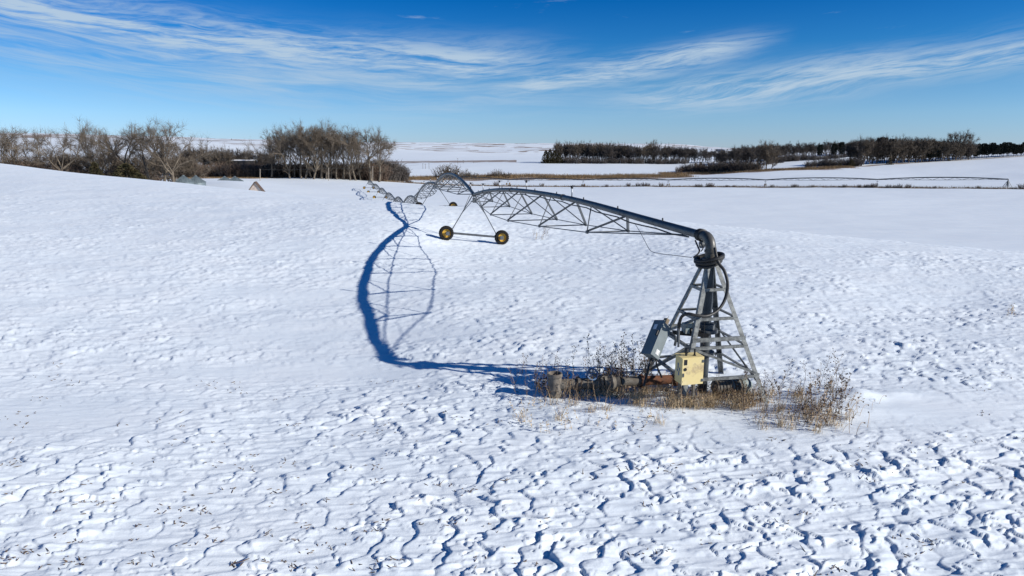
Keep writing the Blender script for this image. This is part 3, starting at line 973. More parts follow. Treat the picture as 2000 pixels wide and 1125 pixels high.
# black power cable coiled on the neck of the tower and looping down its right side
def power_cable():
    t = empty('power_cable', (PIV.x, PIV.y, 3.45), 'thick black power cable coiled round the neck of the near pivot tower', 'cable')
    rr = random.Random(3)
    for k in range(4):
        pts = []
        ph = rr.uniform(0, 6)
        r0 = 0.27 + 0.022 * k
        for i in range(41):
            a = 2 * math.pi * i / 40
            r_ = r0 + 0.03 * math.sin(2 * a + ph)
            z = 3.40 + 0.045 * k + 0.055 * math.sin(a + 0.5 * ph) + 0.04 * math.cos(a - 0.5)
            pts.append(Vector((PIV.x - 0.03 + r_ * math.cos(a), PIV.y - 0.02 + r_ * math.sin(a), z)))
        mb = MB(); mb.tube(pts, 0.042, 8, cap=False)
        part(mb, 'coil', M['rubber'], t, True)
    mb = MB()
    q = [pv(1396, 484, 17.1), pv(1399, 500, 17.0), pv(1405, 516, 16.95), pv(1415, 530, 16.85), pv(1421, 555, 16.75), pv(1416, 584, 16.7), pv(1402, 606, 16.55), pv(1381, 617, 16.35),
         pv(1360, 616, 16.3), pv(1343, 613, 16.35), pv(1331, 619, 16.5), pv(1326, 638, 16.6), pv(1324.5, 668, 16.6)]
    mb.tube(spline(q, 5), 0.040, 10)
    part(mb, 'hanging_loop', M['rubber'], t, True)
    mb = MB(); mb.tube(spline([pv(1358, 470, 17.8), pv(1363, 482, 17.5), pv(1366, 490, 17.3), pv(1362, 497, 17.1), pv(1354, 503, 17.1)], 4), 0.022, 8)
    part(mb, 'lead', M['rubber'], t, True)
    mb = MB(); mb.tube(spline([pv(1368, 474, 17.4), pv(1373, 484, 17.2), pv(1369, 491, 17.1)], 4), 0.014, 6)
    part(mb, 'lead', M['rubber'], t, True)


def spline(q, n):
    out = []
    m = len(q)
    for i in range(m - 1):
        p0, p1, p2, p3 = q[max(i - 1, 0)], q[i], q[i + 1], q[min(i + 2, m - 1)]
        for k in range(n):
            s = k / n
            out.append(0.5 * ((2 * p1) + (p2 - p0) * s + (2 * p0 - 5 * p1 + 4 * p2 - p3) * s * s + (3 * p1 - p0 - 3 * p2 + p3) * s ** 3))
    out.append(q[-1])
    return out


power_cable()
mb = MB()
mb.tube(spline([pv(1240, 437, 22.6), pv(1251, 455, 21.6), pv(1260, 472, 20.6), pv(1271, 490, 19.6), pv(1290, 495.5, 18.8), pv(1315, 498.5, 18.0), pv(1351, 503, 17.15)], 5), 0.0085, 5)
tag(mb.build('slack_wire', M['rubber'], None, pv(1351, 503, 17.15)), 'thin slack wire drooping from the nearest span to the cable coil', 'wire')


# grey control cabinet on the left face of the tower, leaning with its legs
def grey_cabinet():
    up = (P(1300, 622, 16.72) - P(1272, 691, 16.22)).normalized()
    bot = P(1272, 692, 16.20)
    H_ = 0.93
    # dark face looks left and towards the viewer, lit face looks right and towards the viewer
    a = Vector((-0.40, 0.80, 0.0)); a = (a - up * a.dot(up)).normalized()          # along the dark face, away from the near edge
    b = up.cross(a).normalized()
    if b.x < 0: b = -b
    t = empty('control_cabinet', bot, 'tall grey control cabinet leaning with the left legs of the pivot tower', 'cabinet')
    A_, B_ = 0.30, 0.30
    def bx(o, sa, sb, su):
        Mx = Matrix((a, b, up)).transposed().to_4x4()
        Mx.translation = o
        return Mx, sa, sb, su
    mb = MB()
    Mx, *_ = bx(bot + a * A_ / 2 + b * B_ / 2 + up * H_ / 2, 0, 0, 0)
    mb.box(Mx, A_, B_, H_, 0.012)
    part(mb, 'housing', M['grey'], t)
    mb = MB()
    Mx, *_ = bx(bot + a * (A_ / 2 + 0.0) - b * 0.022 + up * (H_ / 2 + 0.01), 0, 0, 0)
    mb.box(Mx, A_ + 0.05, 0.04, H_ + 0.05, 0.008)
    door = part(mb, 'door', M['grey'], t)
    mb = MB(); Mx, *_ = bx(bot + a * A_ * 0.62 - b * 0.046 + up * H_ * 0.82, 0, 0, 0)
    mb.box(Mx, A_ * 0.35, 0.006, H_ * 0.15)
    mb.build('label_plate', M['label'], door, t.location)
    mb = MB(); Mx, *_ = bx(bot + a * A_ * 0.10 - b * 0.06 + up * H_ * 0.62, 0, 0, 0)
    mb.box(Mx, 0.05, 0.05, 0.14, 0.008)
    mb.build('handle', M['black'], door, t.location)
    mb = MB(); Mx, *_ = bx(bot - a * 0.006 + b * B_ * 0.55 + up * H_ * 0.16, 0, 0, 0)
    mb.box(Mx, 0.006, B_ * 0.42, H_ * 0.14)
    part(mb, 'notice_plate', M['label'], t)
    for i in range(7):
        mb = MB(); Mx, *_ = bx(bot - a * 0.011 + b * B_ * (0.42 + 0.25 * (i % 2)) + up * H_ * (0.11 + 0.016 * i), 0, 0, 0)
        mb.box(Mx, 0.004, 0.018, 0.009)
        part(mb, 'printed_line', M['black'], t)
    mb = MB(); Mx, *_ = bx(bot + a * A_ * 0.5 + b * B_ * 0.62 + up * (H_ + 0.11), 0, 0, 0)
    mb.box(Mx, 0.11, 0.11, 0.17, 0.01)
    bxo = part(mb, 'top_box', M['brownbox'], t)
    mb = MB(); mb.tube([bot + a * A_ * 0.5 + b * B_ * 0.62 + up * (H_ + 0.18), bot + a * A_ * 0.5 + b * B_ * 0.7 + up * (H_ + 0.30)], 0.007, 5)
    mb.build('pin', M['black'], bxo, t.location)
    mb = MB(); mb.tube([bot + a * 0.15 + b * 0.2, bot + a * 0.16 + b * 0.22 - up * 0.2, bot + a * 0.1 + b * 0.26 - up * 0.75], 0.03, 8)
    part(mb, 'conduit', M['rubber'], t)
    mb = MB(); mb.tube([bot + a * 0.05 + b * 0.26, bot + a * 0.05 + b * 0.34 - up * 0.12, bot + b * 0.62 - up * 0.32], 0.022, 8)
    part(mb, 'conduit', M['rubber'], t)


grey_cabinet()


# motor, junction box and wiring inside the tower
def inner_gear():
    c = P(1345, 652, 17.0)
    t = empty('junction_box', c, 'small grey-green junction box with wiring inside the pivot tower', 'electrical box')
    mb = MB(); mb.box(frame(P(1345, 640, 17.0), rz=R(15)), 0.30, 0.22, 0.26, 0.02)
    part(mb, 'housing', M['teal'], t)
    mb = MB(); mb.lathe([(0.001, -0.16), (0.08, -0.15), (0.085, 0.12), (0.05, 0.15), (0.001, 0.15)], P(1357, 645, 16.95), (0.9, 0.3, 0), 16)
    part(mb, 'motor', M['black'], t, True)
    mb = MB(); mb.beam(P(1313, 649, 17.0), P(1383, 655, 17.0), 0.08, 0.10)
    part(mb, 'bracket', M['black'], t)
    for q in ([(1357, 632), (1362, 650), (1360, 664), (1350, 671), (1336, 671)], [(1375, 625), (1376, 640), (1373, 660), (1374, 680)], [(1387, 650), (1389, 665), (1388, 672)],
              [(1352, 632), (1360, 628), (1367, 622)], [(1404, 662), (1403, 680), (1396, 697)]):
        mb = MB(); mb.tube(spline([P(x, y, 16.85) for x, y in q], 4), 0.010, 6)
        part(mb, 'wire', M['rubber'], t, True)
    mb = MB(); mb.tube([P(1325, 630, 16.62), P(1325, 678, 16.5)], 0.028, 8)
    part(mb, 'conduit', M['galv'], t)
    mb = MB(); mb.tube(spline([P(1309, 652, 17), P(1316, 655, 16.9), P(1320, 662, 16.8), P(1318, 675, 16.8)], 4), 0.035, 8)
    part(mb, 'conduit', M['galv'], t)


inner_gear()


def yellow_box():
    x0, x1 = 4.00, 4.60
    z0, z1 = 0.66, 1.375
    yf = 15.62
    c = Vector(((x0 + x1) / 2, yf + 0.24, z0))
    t = empty('yellow_panel_box', (c.x, c.y, z0), 'faded yellow metal panel box hanging on the front of the pivot tower', 'panel box')
    yaw = R(13)
    Rz = Matrix.Rotation(yaw, 4, 'Z')
    def fr(lx, ly, lz):
        m_ = Rz.copy(); m_.translation = Vector((c.x, c.y, (z0 + z1) / 2)) + Rz.to_3x3() @ Vector((lx, ly, lz)); return m_
    wx, wy, wz = 0.55, 0.36, 0.655
    def upart(mb, name, m_, sub=None, smooth=False):
        o = mb.build(name, m_, sub or t, (0, 0, 0), smooth)
        return o
    # local mesh so that the paint keeps to the box
    def lb(name, m_, lx, ly, lz, sx, sy, sz, bev=0.0, sub=None):
        mb = MB(); mb.box(Matrix.Translation((lx, ly, lz)), sx, sy, sz, bev)
        o = mb.build(name, m_, sub or t)
        if sub is None:
            o.location = Vector((0, 0, (z1 - z0) / 2)); o.rotation_euler = (0, 0, yaw)
        return o
    lb('housing', M['yellow'], 0, 0, 0, wx, wy, wz, 0.012)
    door = lb('door', M['yellow'], 0, -wy / 2 - 0.012, 0, wx + 0.012, 0.026, wz + 0.012, 0.008)
    lb('window', M['black'], -0.20, -wy / 2 - 0.026, 0.235, 0.085, 0.006, 0.135, 0, door)
    mb = MB(); mb.lathe([(0.001, -0.01), (0.042, -0.01), (0.042, 0.008)], (-0.205, -wy / 2 - 0.022, 0.06), (0, 1, 0), 16)
    mb.build('lock', M['black'], door)
    for hz in (-0.24, 0.24): lb('hinge', M['galv'], wx / 2 - 0.02, -wy / 2 - 0.03, hz, 0.05, 0.014, 0.07, 0.004, door)
    lb('latch', M['galv'], -wx / 2 + 0.03, -wy / 2 - 0.034, -0.08, 0.03, 0.02, 0.09, 0.004, door)
    lb('lid', M['yellow'], 0, 0.01, wz / 2 + 0.008, wx + 0.03, wy + 0.03, 0.018, 0.004)
    for (lz, hh, dx) in ((0.10, 0.14, 0.02), (-0.02, 0.06, 0.05), (-0.08, 0.11, -0.03), (0.03, 0.07, -0.06)):
        lb('decal', M['blue'], -wx / 2 - 0.002, dx, lz, 0.004, 0.05, hh)
    mb = MB(); mb.lathe([(0.001, 0.19), (0.045, 0.19), (0.055, 0.12), (0.05, 0.075), (0.028, 0.07), (0.028, 0.0)], (-0.10, -0.02, wz / 2 + 0.01), (0, 0, 1), 16)
    o = mb.build('vent_cap', M['black'], t); o.location = (0, 0, (z1 - z0) / 2); o.rotation_euler = (0, 0, yaw)
    mb = MB(); mb.lathe([(0.001, 0.17), (0.022, 0.17), (0.022, 0.03), (0.04, 0.02), (0.04, 0.0)], (0.105, -0.05, wz / 2 + 0.01), (0, 0, 1), 12)
    o = mb.build('conduit', M['black'], t); o.location = (0, 0, (z1 - z0) / 2); o.rotation_euler = (0, 0, yaw)
    for lx in (-0.2, 0.18):
        mb = MB(); mb.box(Matrix.Translation((lx, 0.05, -wz / 2 - 0.42)), 0.06, 0.06, 0.84)
        o = mb.build('post', M['oldpipe'], t); o.location = (0, 0, (z1 - z0) / 2); o.rotation_euler = (0, 0, yaw)


yellow_box()


# buried supply line that comes up beside the tower
def supply_line():
    z = 0.28
    s = Vector((1.10, 16.75, 0))
    t = empty('supply_pipe', (s.x, s.y, 0), 'weathered grey supply pipe with an upright stub end, left of the pivot tower', 'pipe')
    mb = MB(); mb.lathe([(0.17, -0.3), (0.185, 0.0), (0.18, 0.35), (0.175, 0.50), (0.20, 0.52), (0.20, 0.60), (0.165, 0.605), (0.15, 0.50), (0.0, 0.49)], (s.x, s.y, 0), (0, 0, 1), 24)
    part(mb, 'stub', M['concrete'], t, True)
    e = Vector((PIV.x, PIV.y, 0))
    d = (e - s).normalized()
    def at(k, zz=z): q = s + d * k; return Vector((q.x, q.y, zz))
    L = (e - s).length
    mb = MB(); mb.tube([at(0.1), at(1.25)], 0.145, 20); part(mb, 'pipe', M['oldpipe'], t, True)
    for k in (0.62, 1.22):
        mb = MB(); mb.lathe([(0.13, -0.03), (0.20, -0.03), (0.20, 0.03), (0.13, 0.03)], at(k), d, 20); part(mb, 'flange', M['oldpipe'], t, True)
    mb = MB(); mb.lathe([(0.14, -0.22), (0.20, -0.2), (0.17, -0.1), (0.22, 0), (0.17, 0.1), (0.20, 0.2), (0.14, 0.22)], at(1.5), d, 20); part(mb, 'valve_body', M['oldpipe'], t, True)
    mb = MB(); mb.tube([at(1.75), at(2.35)], 0.13, 20); part(mb, 'pipe', M['oldpipe'], t, True)
    mb = MB(); mb.tube([at(2.3), at(L - 0.2)], 0.125, 20); part(mb, 'rusty_pipe', M['rust'], t, True)
    for k in (2.32, 3.25):
        mb = MB(); mb.lathe([(0.11, -0.03), (0.185, -0.03), (0.185, 0.03), (0.11, 0.03)], at(k), d, 20); part(mb, 'flange', M['rust'], t, True)
    # handwheel facing the viewer
    hc = P(1157, 731, 16.8)
    ax = Vector((0.25, -0.9, 0.35)).normalized()
    mb = MB()
    u = ax.orthogonal().normalized(); w = ax.cross(u)
    mb.tube([hc + (u * math.cos(a) + w * math.sin(a)) * 0.14 for a in [2 * math.pi * i / 28 for i in range(29)]], 0.024, 8, cap=False)
    hw = part(mb, 'handwheel', M['blue'], t, True)
    for i in range(5):
        a = 2 * math.pi * i / 5
        mb = MB(); mb.tube([hc, hc + (u * math.cos(a) + w * math.sin(a)) * 0.14], 0.013, 6)
        mb.build('spoke', M['blue'], hw, t.location)
    mb = MB(); mb.tube([hc, at(1.5, z + 0.1)], 0.025, 8); part(mb, 'valve_stem', M['oldpipe'], t)


supply_line()


def pump():
    a, b = P(1392, 768, 16.75), P(1462, 764, 16.95)
    a.z = b.z = 0.22
    d = (b - a).normalized()
    L = (b - a).length
    t = empty('booster_pump', (a.x, a.y, 0), 'faded teal pump motor lying in weeds under the right legs of the pivot tower', 'pump')
    mb = MB(); mb.lathe([(0.0, 0), (0.15, 0.01), (0.19, 0.05), (0.19, L * 0.74), (0.0, L * 0.74)], a, d, 24); part(mb, 'casing', M['oldpipe'], t, True)
    mb = MB(); mb.lathe([(0.0, L * 0.74), (0.205, L * 0.74), (0.21, L * 0.82), (0.19, L * 0.95), (0.10, L * 1.04), (0.0, L * 1.05)], a, d, 24); part(mb, 'end_bell', M['teal'], t, True)
    for i in range(7):
        mb = MB(); k = L * (0.12 + 0.09 * i)
        mb.lathe([(0.185, k - 0.01), (0.205, k - 0.01), (0.205, k + 0.01), (0.185, k + 0.01)], a, d, 24); part(mb, 'fin', M['teal'] if i > 3 else M['oldpipe'], t)


pump()

# the second pivot, far across the valley
FG = 'spans of the far irrigation pivot'
far0 = Vector((230.0, 320.0, 0)); far0.z = gz(230, 320)
fdir = Vector((-46.5, 26.5, 0))
pivot_tower(far0, R(30), -0.2, 'tiny far pivot tower at the right end of the irrigation line beyond the fence', None, 0.22, 3.5, (-46.5, 26.5), 0, half=1.5)
ordn = ['first', 'second', 'third', 'fourth', 'fifth', 'sixth', 'seventh']
prevj = far0 + Vector((0, 0, 3.45)) + fdir.normalized() * 0.5
for k in range(1, 7):
    q = far0 + fdir * k
    g = gz(q.x, q.y)
    j = Vector((q.x, q.y, max(g + 3.2, P(1000 + F * q.x / q.y, 351.5, q.y).z if k > 1 else g + 3.2)))
    g2 = min(g, j.z - 3.2)
    sym = [0.1 + 0.8 * i / 7 for i in range(8)]
    make_span(prevj, j, k, ordn[k - 1] + ' span from the right end of the far irrigation line beyond the fence', FG, sym,
              [0.9, 1.6, 2.1, 2.4, 2.4, 2.1, 1.6, 0.9], [0.5, 0.85, 1.1, 1.25, 1.25, 1.1, 0.85, 0.5], 0.95, 0.27, 0, gl=g, gr=g, wheel_r=0.65)
    prevj = j

# ------------------------------------------------------------------ trees and brush
def bare_tree(seed, H, fork=0.35, limbs=5, spread=0.75, dens=1.0, tw=0.05, lean=0.0):
    """trunk+limbs and a crown of fine bare branches, H metres tall"""
    g = random.Random(seed)
    tk, cr = MB(), MB()
    def rv(a): return Vector((g.gauss(0, a), g.gauss(0, a), g.gauss(0, a)))
    def path(p, d, L, n, wob, up):
        pts = [p.copy()]
        for _ in range(n):
            d = (d + rv(wob) + Vector((0, 0, up))).normalized()
            p = p + d * (L / n)
            pts.append(p.copy())
        return pts, d
    def twig(p, d, L, w):
        s_ = d.cross(rv(1)).normalized() * w
        mid = p + d * L * 0.5 + rv(L * 0.06)
        cr._add([p - s_, p + s_, mid + s_ * 0.6, mid - s_ * 0.6, p + d * L + rv(L * 0.1)], [(0, 1, 2, 3), (3, 2, 4)])
    def side(d, ang):
        o = d.cross(rv(1)).normalized()
        return (d * math.cos(ang) + o * math.sin(ang)).normalized()
    def branch(p, d, L, r, lev):
        if lev == 3:
            twig(p, d, L * g.uniform(0.7, 1.1), tw * g.uniform(0.7, 1.3)); return
        pts, dd = path(p, d, L, 4 if lev == 1 else 3, 0.20, 0.07 if lev < 2 else 0.02)
        n = len(pts)
        rs = [r * (1 - 0.72 * i / (n - 1)) for i in range(n)]
        (tk if lev == 1 else cr).tube(pts, rs, 5 if lev == 1 else 3, cap=False)
        kids = int({1: 9, 2: 12}[lev] * dens * g.uniform(0.8, 1.2))
        for k in range(kids):
            f = 1 - 0.8 * g.random() ** 1.5
            i = min(int(f * (n - 1)), n - 2)
            q = pts[i].lerp(pts[i + 1], f * (n - 1) - i)
            dl = (pts[i + 1] - pts[i]).normalized()
            branch(q, side(dl, g.uniform(0.45, 1.05)) + Vector((0, 0, 0.12)), L * g.uniform(0.34, 0.55), r * 0.36, lev + 1)
            if lev == 2:
                for _ in range(2): twig(q + rv(0.15), side(dl, g.uniform(0.3, 1.2)), L * g.uniform(0.3, 0.5), tw * g.uniform(0.6, 1.1))
    zf = H * fork
    r0 = H * 0.025
    pts, d = path(Vector((0, 0, -0.6)), Vector((lean, 0, 1)).normalized(), zf + 0.6, 4, 0.11, 0.05)
    tk.tube(pts, [r0 * 1.35] + [r0 * (1 - 0.06 * i) for i in range(4)], 8, cap=False)
    a0 = g.uniform(0, 6.28)
    for k in range(limbs):
        a = a0 + 2 * math.pi * k / limbs + g.uniform(-0.4, 0.4)
        t_ = spread * g.uniform(0.55, 1.15) * (0.35 if k == 0 else 1)
        d_ = Vector((math.cos(a) * math.sin(t_), math.sin(a) * math.sin(t_), math.cos(t_)))
        q = pts[-1] if k < 3 else pts[-2].lerp(pts[-1], g.uniform(0.1, 0.9))
        branch(q, d_, (H - zf) * g.uniform(0.80, 1.02) / max(0.62, math.cos(t_) + 0.15), r0 * g.uniform(0.42, 0.62), 1)
    for k in range(int(5 * dens)):
        branch(pts[g.randint(2, 4)], side(Vector((0, 0, 1)), g.uniform(0.7, 1.3)), H * g.uniform(0.14, 0.26), r0 * 0.22, 2)
    zt = sorted(v[2] for v in cr.v)[int(len(cr.v) * 0.972)]
    k = H / zt
    for m_ in (tk, cr): m_.v = [(v[0] * k, v[1] * k, v[2] * k) for v in m_.v]
    return tk, cr


def brush_mesh(seed, H, W_, stems, tw):
    g = random.Random(seed)
    mb = MB()
    for k in range(stems):
        a, r = g.uniform(0, 6.28), W_ * 0.42 * math.sqrt(g.random())
        b = Vector((math.cos(a) * r, math.sin(a) * r, -0.3))
        d = Vector((math.cos(a) * g.uniform(0.05, 0.6), math.sin(a) * g.uniform(0.05, 0.6), 1)).normalized()
        h = H * g.uniform(0.55, 1.0)
        pts = [b]
        for i in range(3):
            d = (d + Vector((g.gauss(0, .13), g.gauss(0, .13), 0))).normalized()
            pts.append(pts[-1] + d * (h / 3))
        mb.tube(pts, [tw * 1.6, tw * 1.3, tw, tw * 0.4], 3, cap=False)
        for i in range(12):
            f = g.uniform(0.25, 1) * 3
            j = min(int(f), 2)
            p = pts[j].lerp(pts[j + 1], f - j)
            q = Vector((g.gauss(0, 1), g.gauss(0, 1), g.uniform(0.2, 1.4))).normalized()
            L = h * g.uniform(0.14, 0.32)
            s_ = q.cross(Vector((g.gauss(0, 1), g.gauss(0, 1), g.gauss(0, 1)))).normalized() * tw * g.uniform(0.6, 1.1)
            m_ = p + q * L * 0.5 + Vector((g.gauss(0, .05 * L), g.gauss(0, .05 * L), 0))
            mb._add([p - s_, p + s_, m_ + s_, m_ - s_, p + q * L], [(0, 1, 2, 3), (3, 2, 4)])
    return mb


def conifer_mesh(seed, H, W_, n, base=0.05, rag=0.25, round_=False):
    g = random.Random(seed)
    tk, cr = MB(), MB()
    tk.tube([(0, 0, -0.5), (0, 0, H * 0.5), (0, 0, H * 0.97)], [H * 0.018, H * 0.012, 0.02], 6, cap=False)
    for i in range(n):
        f = base + (1 - base) * (g.random() ** (1.3 if not round_ else 0.9))
        prof = (1 - f) ** 0.75 if not round_ else math.sqrt(max(0.02, 1 - ((f - 0.6) / 0.45) ** 2))
        R_ = W_ / 2 * prof * g.uniform(0.35, 1.0 + rag)
        a = g.uniform(0, 6.28)
        p = Vector((math.cos(a) * R_, math.sin(a) * R_, f * H))
        o = Vector((math.cos(a), math.sin(a), g.uniform(-0.1, 0.7))).normalized()
        L = H * g.uniform(0.04, 0.085)
        for _ in range(3):
            q = (o + Vector((g.gauss(0, .5), g.gauss(0, .5), g.gauss(0, .4)))).normalized()
            s_ = q.cross(Vector((g.gauss(0, 1), g.gauss(0, 1), g.gauss(0, 1)))).normalized() * L * 0.28
            cr._add([p - s_, p + s_, p + q * L], [(0, 1, 2)])
    return tk, cr


def to_mesh(mb, name, mats):
    me = bpy.data.meshes.new(name)
    me.from_pydata([tuple(v) for v in mb.v], [], mb.f)
    for m_ in mats: me.materials.append(m_)
    if len(mats) > 1: me.polygons.foreach_set('material_index', mb.mi)
    me.update()
    return me


def merge(a, b):
    mb = MB()
    mb._add(a.v, a.f)
    mb.cur = 1
    mb._add(b.v, b.f)
    return mb


# variants: (trunk mesh, crown mesh, nominal height)
BIG = []
for i, (sd, fk, lm, sp) in enumerate(((1, .36, 4, .85), (2, .33, 5, .66), (3, .22, 5, .70), (4, .44, 4, .80), (5, .27, 5, .62), (6, .38, 5, .85))):
    a, b = bare_tree(sd, 20.0, fk, lm, sp, 1.55, 0.027, lean=(-0.16 if i == 0 else 0.09 * ((i % 3) - 1)))
    BIG.append((to_mesh(a, 'trunk', [M['bark']]), to_mesh(b, 'crown', [M['twig']])))
FAR = []
for i, (sd, fk, lm, sp, dn) in enumerate(((11, .22, 6, .55, 1.25), (12, .18, 6, .48, 1.3), (13, .25, 5, .60, 1.2), (14, .15, 7, .52, 1.3))):
    a, b = bare_tree(sd, 18.0, fk, lm, sp, dn, 0.065)
    mg = merge(a, b)
    FAR.append((to_mesh(mg, 'bare_tree', [M['bark'], M['twig']]), to_mesh(mg, 'bare_tree', [M['twigdark'], M['twigdark']])))
BRUSH = []
for i, sd in enumerate((31, 32, 33)):
    mg = brush_mesh(sd, 4.0, 5.0, 60, 0.040)
    BRUSH.append((to_mesh(mg, 'brush', [M['brush']]), to_mesh(mg, 'brush', [M['twig']]), to_mesh(mg, 'brush', [M['twigdark']])))
CED = [conifer_mesh(41, 5.0, 5.0, 1300, 0.02, 0.35), conifer_mesh(42, 5.0, 3.2, 900, 0.03, 0.3)]
CEDM = [to_mesh(merge(a, b), 'cedar', [M['bark'], M['cedar']]) for a, b in CED]
PINE = [conifer_mesh(51, 14.0, 6.5, 1100, 0.25, 0.35, True), conifer_mesh(52, 14.0, 5.5, 1000, 0.2, 0.35, True)]
PINEM = [to_mesh(merge(a, b), 'pine', [M['twigdark'], M['pine']]) for a, b in PINE]


def inst(name, me, loc, sc, rz, label, cat, group, sxy=1.0):
    o = bpy.data.objects.new(name, me)
    C.objects.link(o)
    o.location = loc
    o.scale = (sc * sxy, sc * sxy, sc)
    o.rotation_euler = (0, 0, rz)
    return tag(o, label, cat, group)


def big_tree(px, top, Y, v, label, group, rz=None, sxy=1.0):
    p = stand(px, Y)
    h = P(px, top, Y).z - p.z
    e = empty('bare_tree', p, label, 'tree', group)
    e.scale = (h / 20.0 * sxy, h / 20.0 * sxy, h / 20.0)
    e.rotation_euler = (0, 0, rnd.uniform(0, 6.28) if rz is None else rz)
    for nm, me in (('trunk', BIG[v][0]), ('crown', BIG[v][1])):
        o = bpy.data.objects.new(nm, me)
        C.objects.link(o)
        o.parent = e


# cottonwoods at the left, behind the crest
GL = 'bare trees behind the crest at the left'
LEFT = [(8, 243, 245, 2, 'bare cottonwood cut off by the left edge of the picture'),
        (24, 257, 250, 1, 'slim bare cottonwood second from the left edge'),
        (86, 262, 262, 5, 'low spreading bare tree left of the leaning cottonwood'),
        (131, 250, 240, 0, 'leaning bare cottonwood with a wide flat crown above the snow crest'),
        (194, 253, 246, 4, 'bare cottonwood with a pale trunk above the left cedar'),
        (219, 259, 260, 2, 'bare cottonwood behind and right of the pale-trunked one'),
        (249, 249, 250, 3, 'lone-topped bare cottonwood above the big cedar'),
        (293, 254, 243, 3, 'bare cottonwood just left of the two by the grain bins'),
        (317, 247, 241, 1, 'bare cottonwood with twin pale trunks left of the grain bins'),
        (341, 246, 238, 5, 'bare cottonwood standing beside the left grain bins')]
for (px, top, Y, v, lb) in LEFT: big_tree(px, top, Y, v, lb, GL)

# the grove in the middle left
GM = 'bare cottonwoods of the grove behind the utility line'
MID = [(530, 261, 385, 5, 'leftmost bare cottonwood of the grove, standing a little apart'),
       (740, 257, 388, 5, 'rightmost bare cottonwood of the grove, with a rounded open crown'),
       (724, 258, 392, 3, 'second bare cottonwood from the right end of the grove')]
for (px, top, Y, v, lb) in MID: big_tree(px, top, Y, v, lb, GM)
ORD = ['first', 'second', 'third', 'fourth', 'fifth', 'sixth', 'seventh', 'eighth', 'ninth', 'tenth', 'eleventh', 'twelfth', 'thirteenth', 'fourteenth', 'fifteenth', 'sixteenth', 'seventeenth', 'eighteenth']
for k, (px, top, Y) in enumerate(sorted(((546, 268, 392), (566, 254, 380), (575, 258, 390), (588, 254, 383), (597, 250, 378), (607, 247, 388), (613, 250, 376), (619, 249, 394), (628, 251, 384),
                                  (637, 250, 380), (647, 252, 392), (658, 260, 386), (671, 262, 390), (684, 259, 382), (695, 258, 388), (704, 261, 396), (553, 256, 398), (641, 255, 398)))):
    big_tree(px, top, Y, (4, 1, 2, 0, 3)[k % 5], 'bare cottonwood crowded in the grove, ' + ORD[k] + ' from left within the crowd', GM, sxy=0.85)


def scatter(n, px0, px1, Yf, topf, meshes, name, label, cat, group, nominal, sd, sxy=(0.9, 1.2), jit=5):
    g = random.Random(sd)
    pxs = [lerp(px0, px1, (i + g.uniform(0.1, 0.9)) / n) for i in range(n)]
    Ys = [Yf(x) * g.uniform(0.985, 1.015) for x in pxs]
    for p, x, Y in zip(stand_many(pxs, Ys), pxs, Ys):
        h = P(x, topf(x) + g.uniform(-0.2, 1) * jit, Y).z - p.z
        h = max(h, 1.0)
        inst(name, g.choice(meshes), p, h / nominal, g.uniform(0, 6.28), label, cat, group, g.uniform(*sxy))


def pl(*pts):
    xs = [p[0] for p in pts]; ys = [p[1] for p in pts]
    return lambda x: float(np.interp(x, xs, ys))


FT, FD = [f[0] for f in FAR], [f[1] for f in FAR]
BR, BT, BD = [b[0] for b in BRUSH], [b[1] for b in BRUSH], [b[2] for b in BRUSH]
scatter(26, -40, 385, pl((0, 272), (400, 272)), pl((0, 308), (60, 312), (110, 300), (180, 298), (240, 304), (330, 307), (385, 310)), FT, 'bare_tree', 'grey bare understorey tree behind the left cottonwoods', 'tree', 'understorey trees at the left', 18.0, 101, (0.9, 1.3), 9)
scatter(26, -40, 290, pl((0, 252), (290, 248)), pl((0, 306), (120, 314), (290, 326)), BR + BT[:1], 'brush', 'red-brown brush on the far side of the snow crest at the left', 'brush', 'brush behind the left crest', 4.0, 102, (0.9, 1.4), 7)
scatter(24, 345, 540, pl((345, 420), (540, 440)), pl((345, 290), (400, 292), (460, 291), (480, 296), (540, 290)), FD + FT[:2], 'bare_tree', 'small dark bare tree in the row left of the grove', 'tree', 'small trees left of the grove', 18.0, 103, (0.7, 0.95), 10)
scatter(30, 345, 545, pl((345, 385), (545, 398)), pl((345, 316), (545, 316)), BR + BD[:1], 'brush', 'dark brown brush in front of the small trees left of the grove', 'brush', 'brush left of the grove', 4.0, 104, (0.9, 1.3), 6)
scatter(52, 520, 745, pl((520, 400), (745, 406)), pl((520, 314), (640, 312), (745, 312)), BR, 'brush', 'red-brown brush under the tall cottonwoods of the grove', 'brush', 'brush under the grove', 4.0, 105, (0.7, 1.1), 8)
scatter(18, 735, 788, pl((735, 425), (788, 445)), pl((735, 304), (760, 308), (788, 326)), BD, 'brush', 'dark thicket tapering off at the right end of the grove', 'brush', 'thicket at the right end of the grove', 4.0, 106, (0.7, 1.0), 3)

# two cedars by the crest
for (px, top, Y, m_, lb, w) in ((252, 321, 225, 0, 'big rusty green cedar at the snow crest below the cottonwoods', 1.6), (191, 318, 232, 1, 'small rusty cedar left of the big cedar at the crest', 1.1),
                                (277, 340, 224, 0, 'low rusty cedar touching the right side of the big cedar', 1.2)):
    p = stand(px, Y); h = P(px, top, Y).z - p.z
    inst('cedar_tree', CEDM[m_], p, h / 5.0, px, lb, 'cedar', 'cedars at the left crest', w)

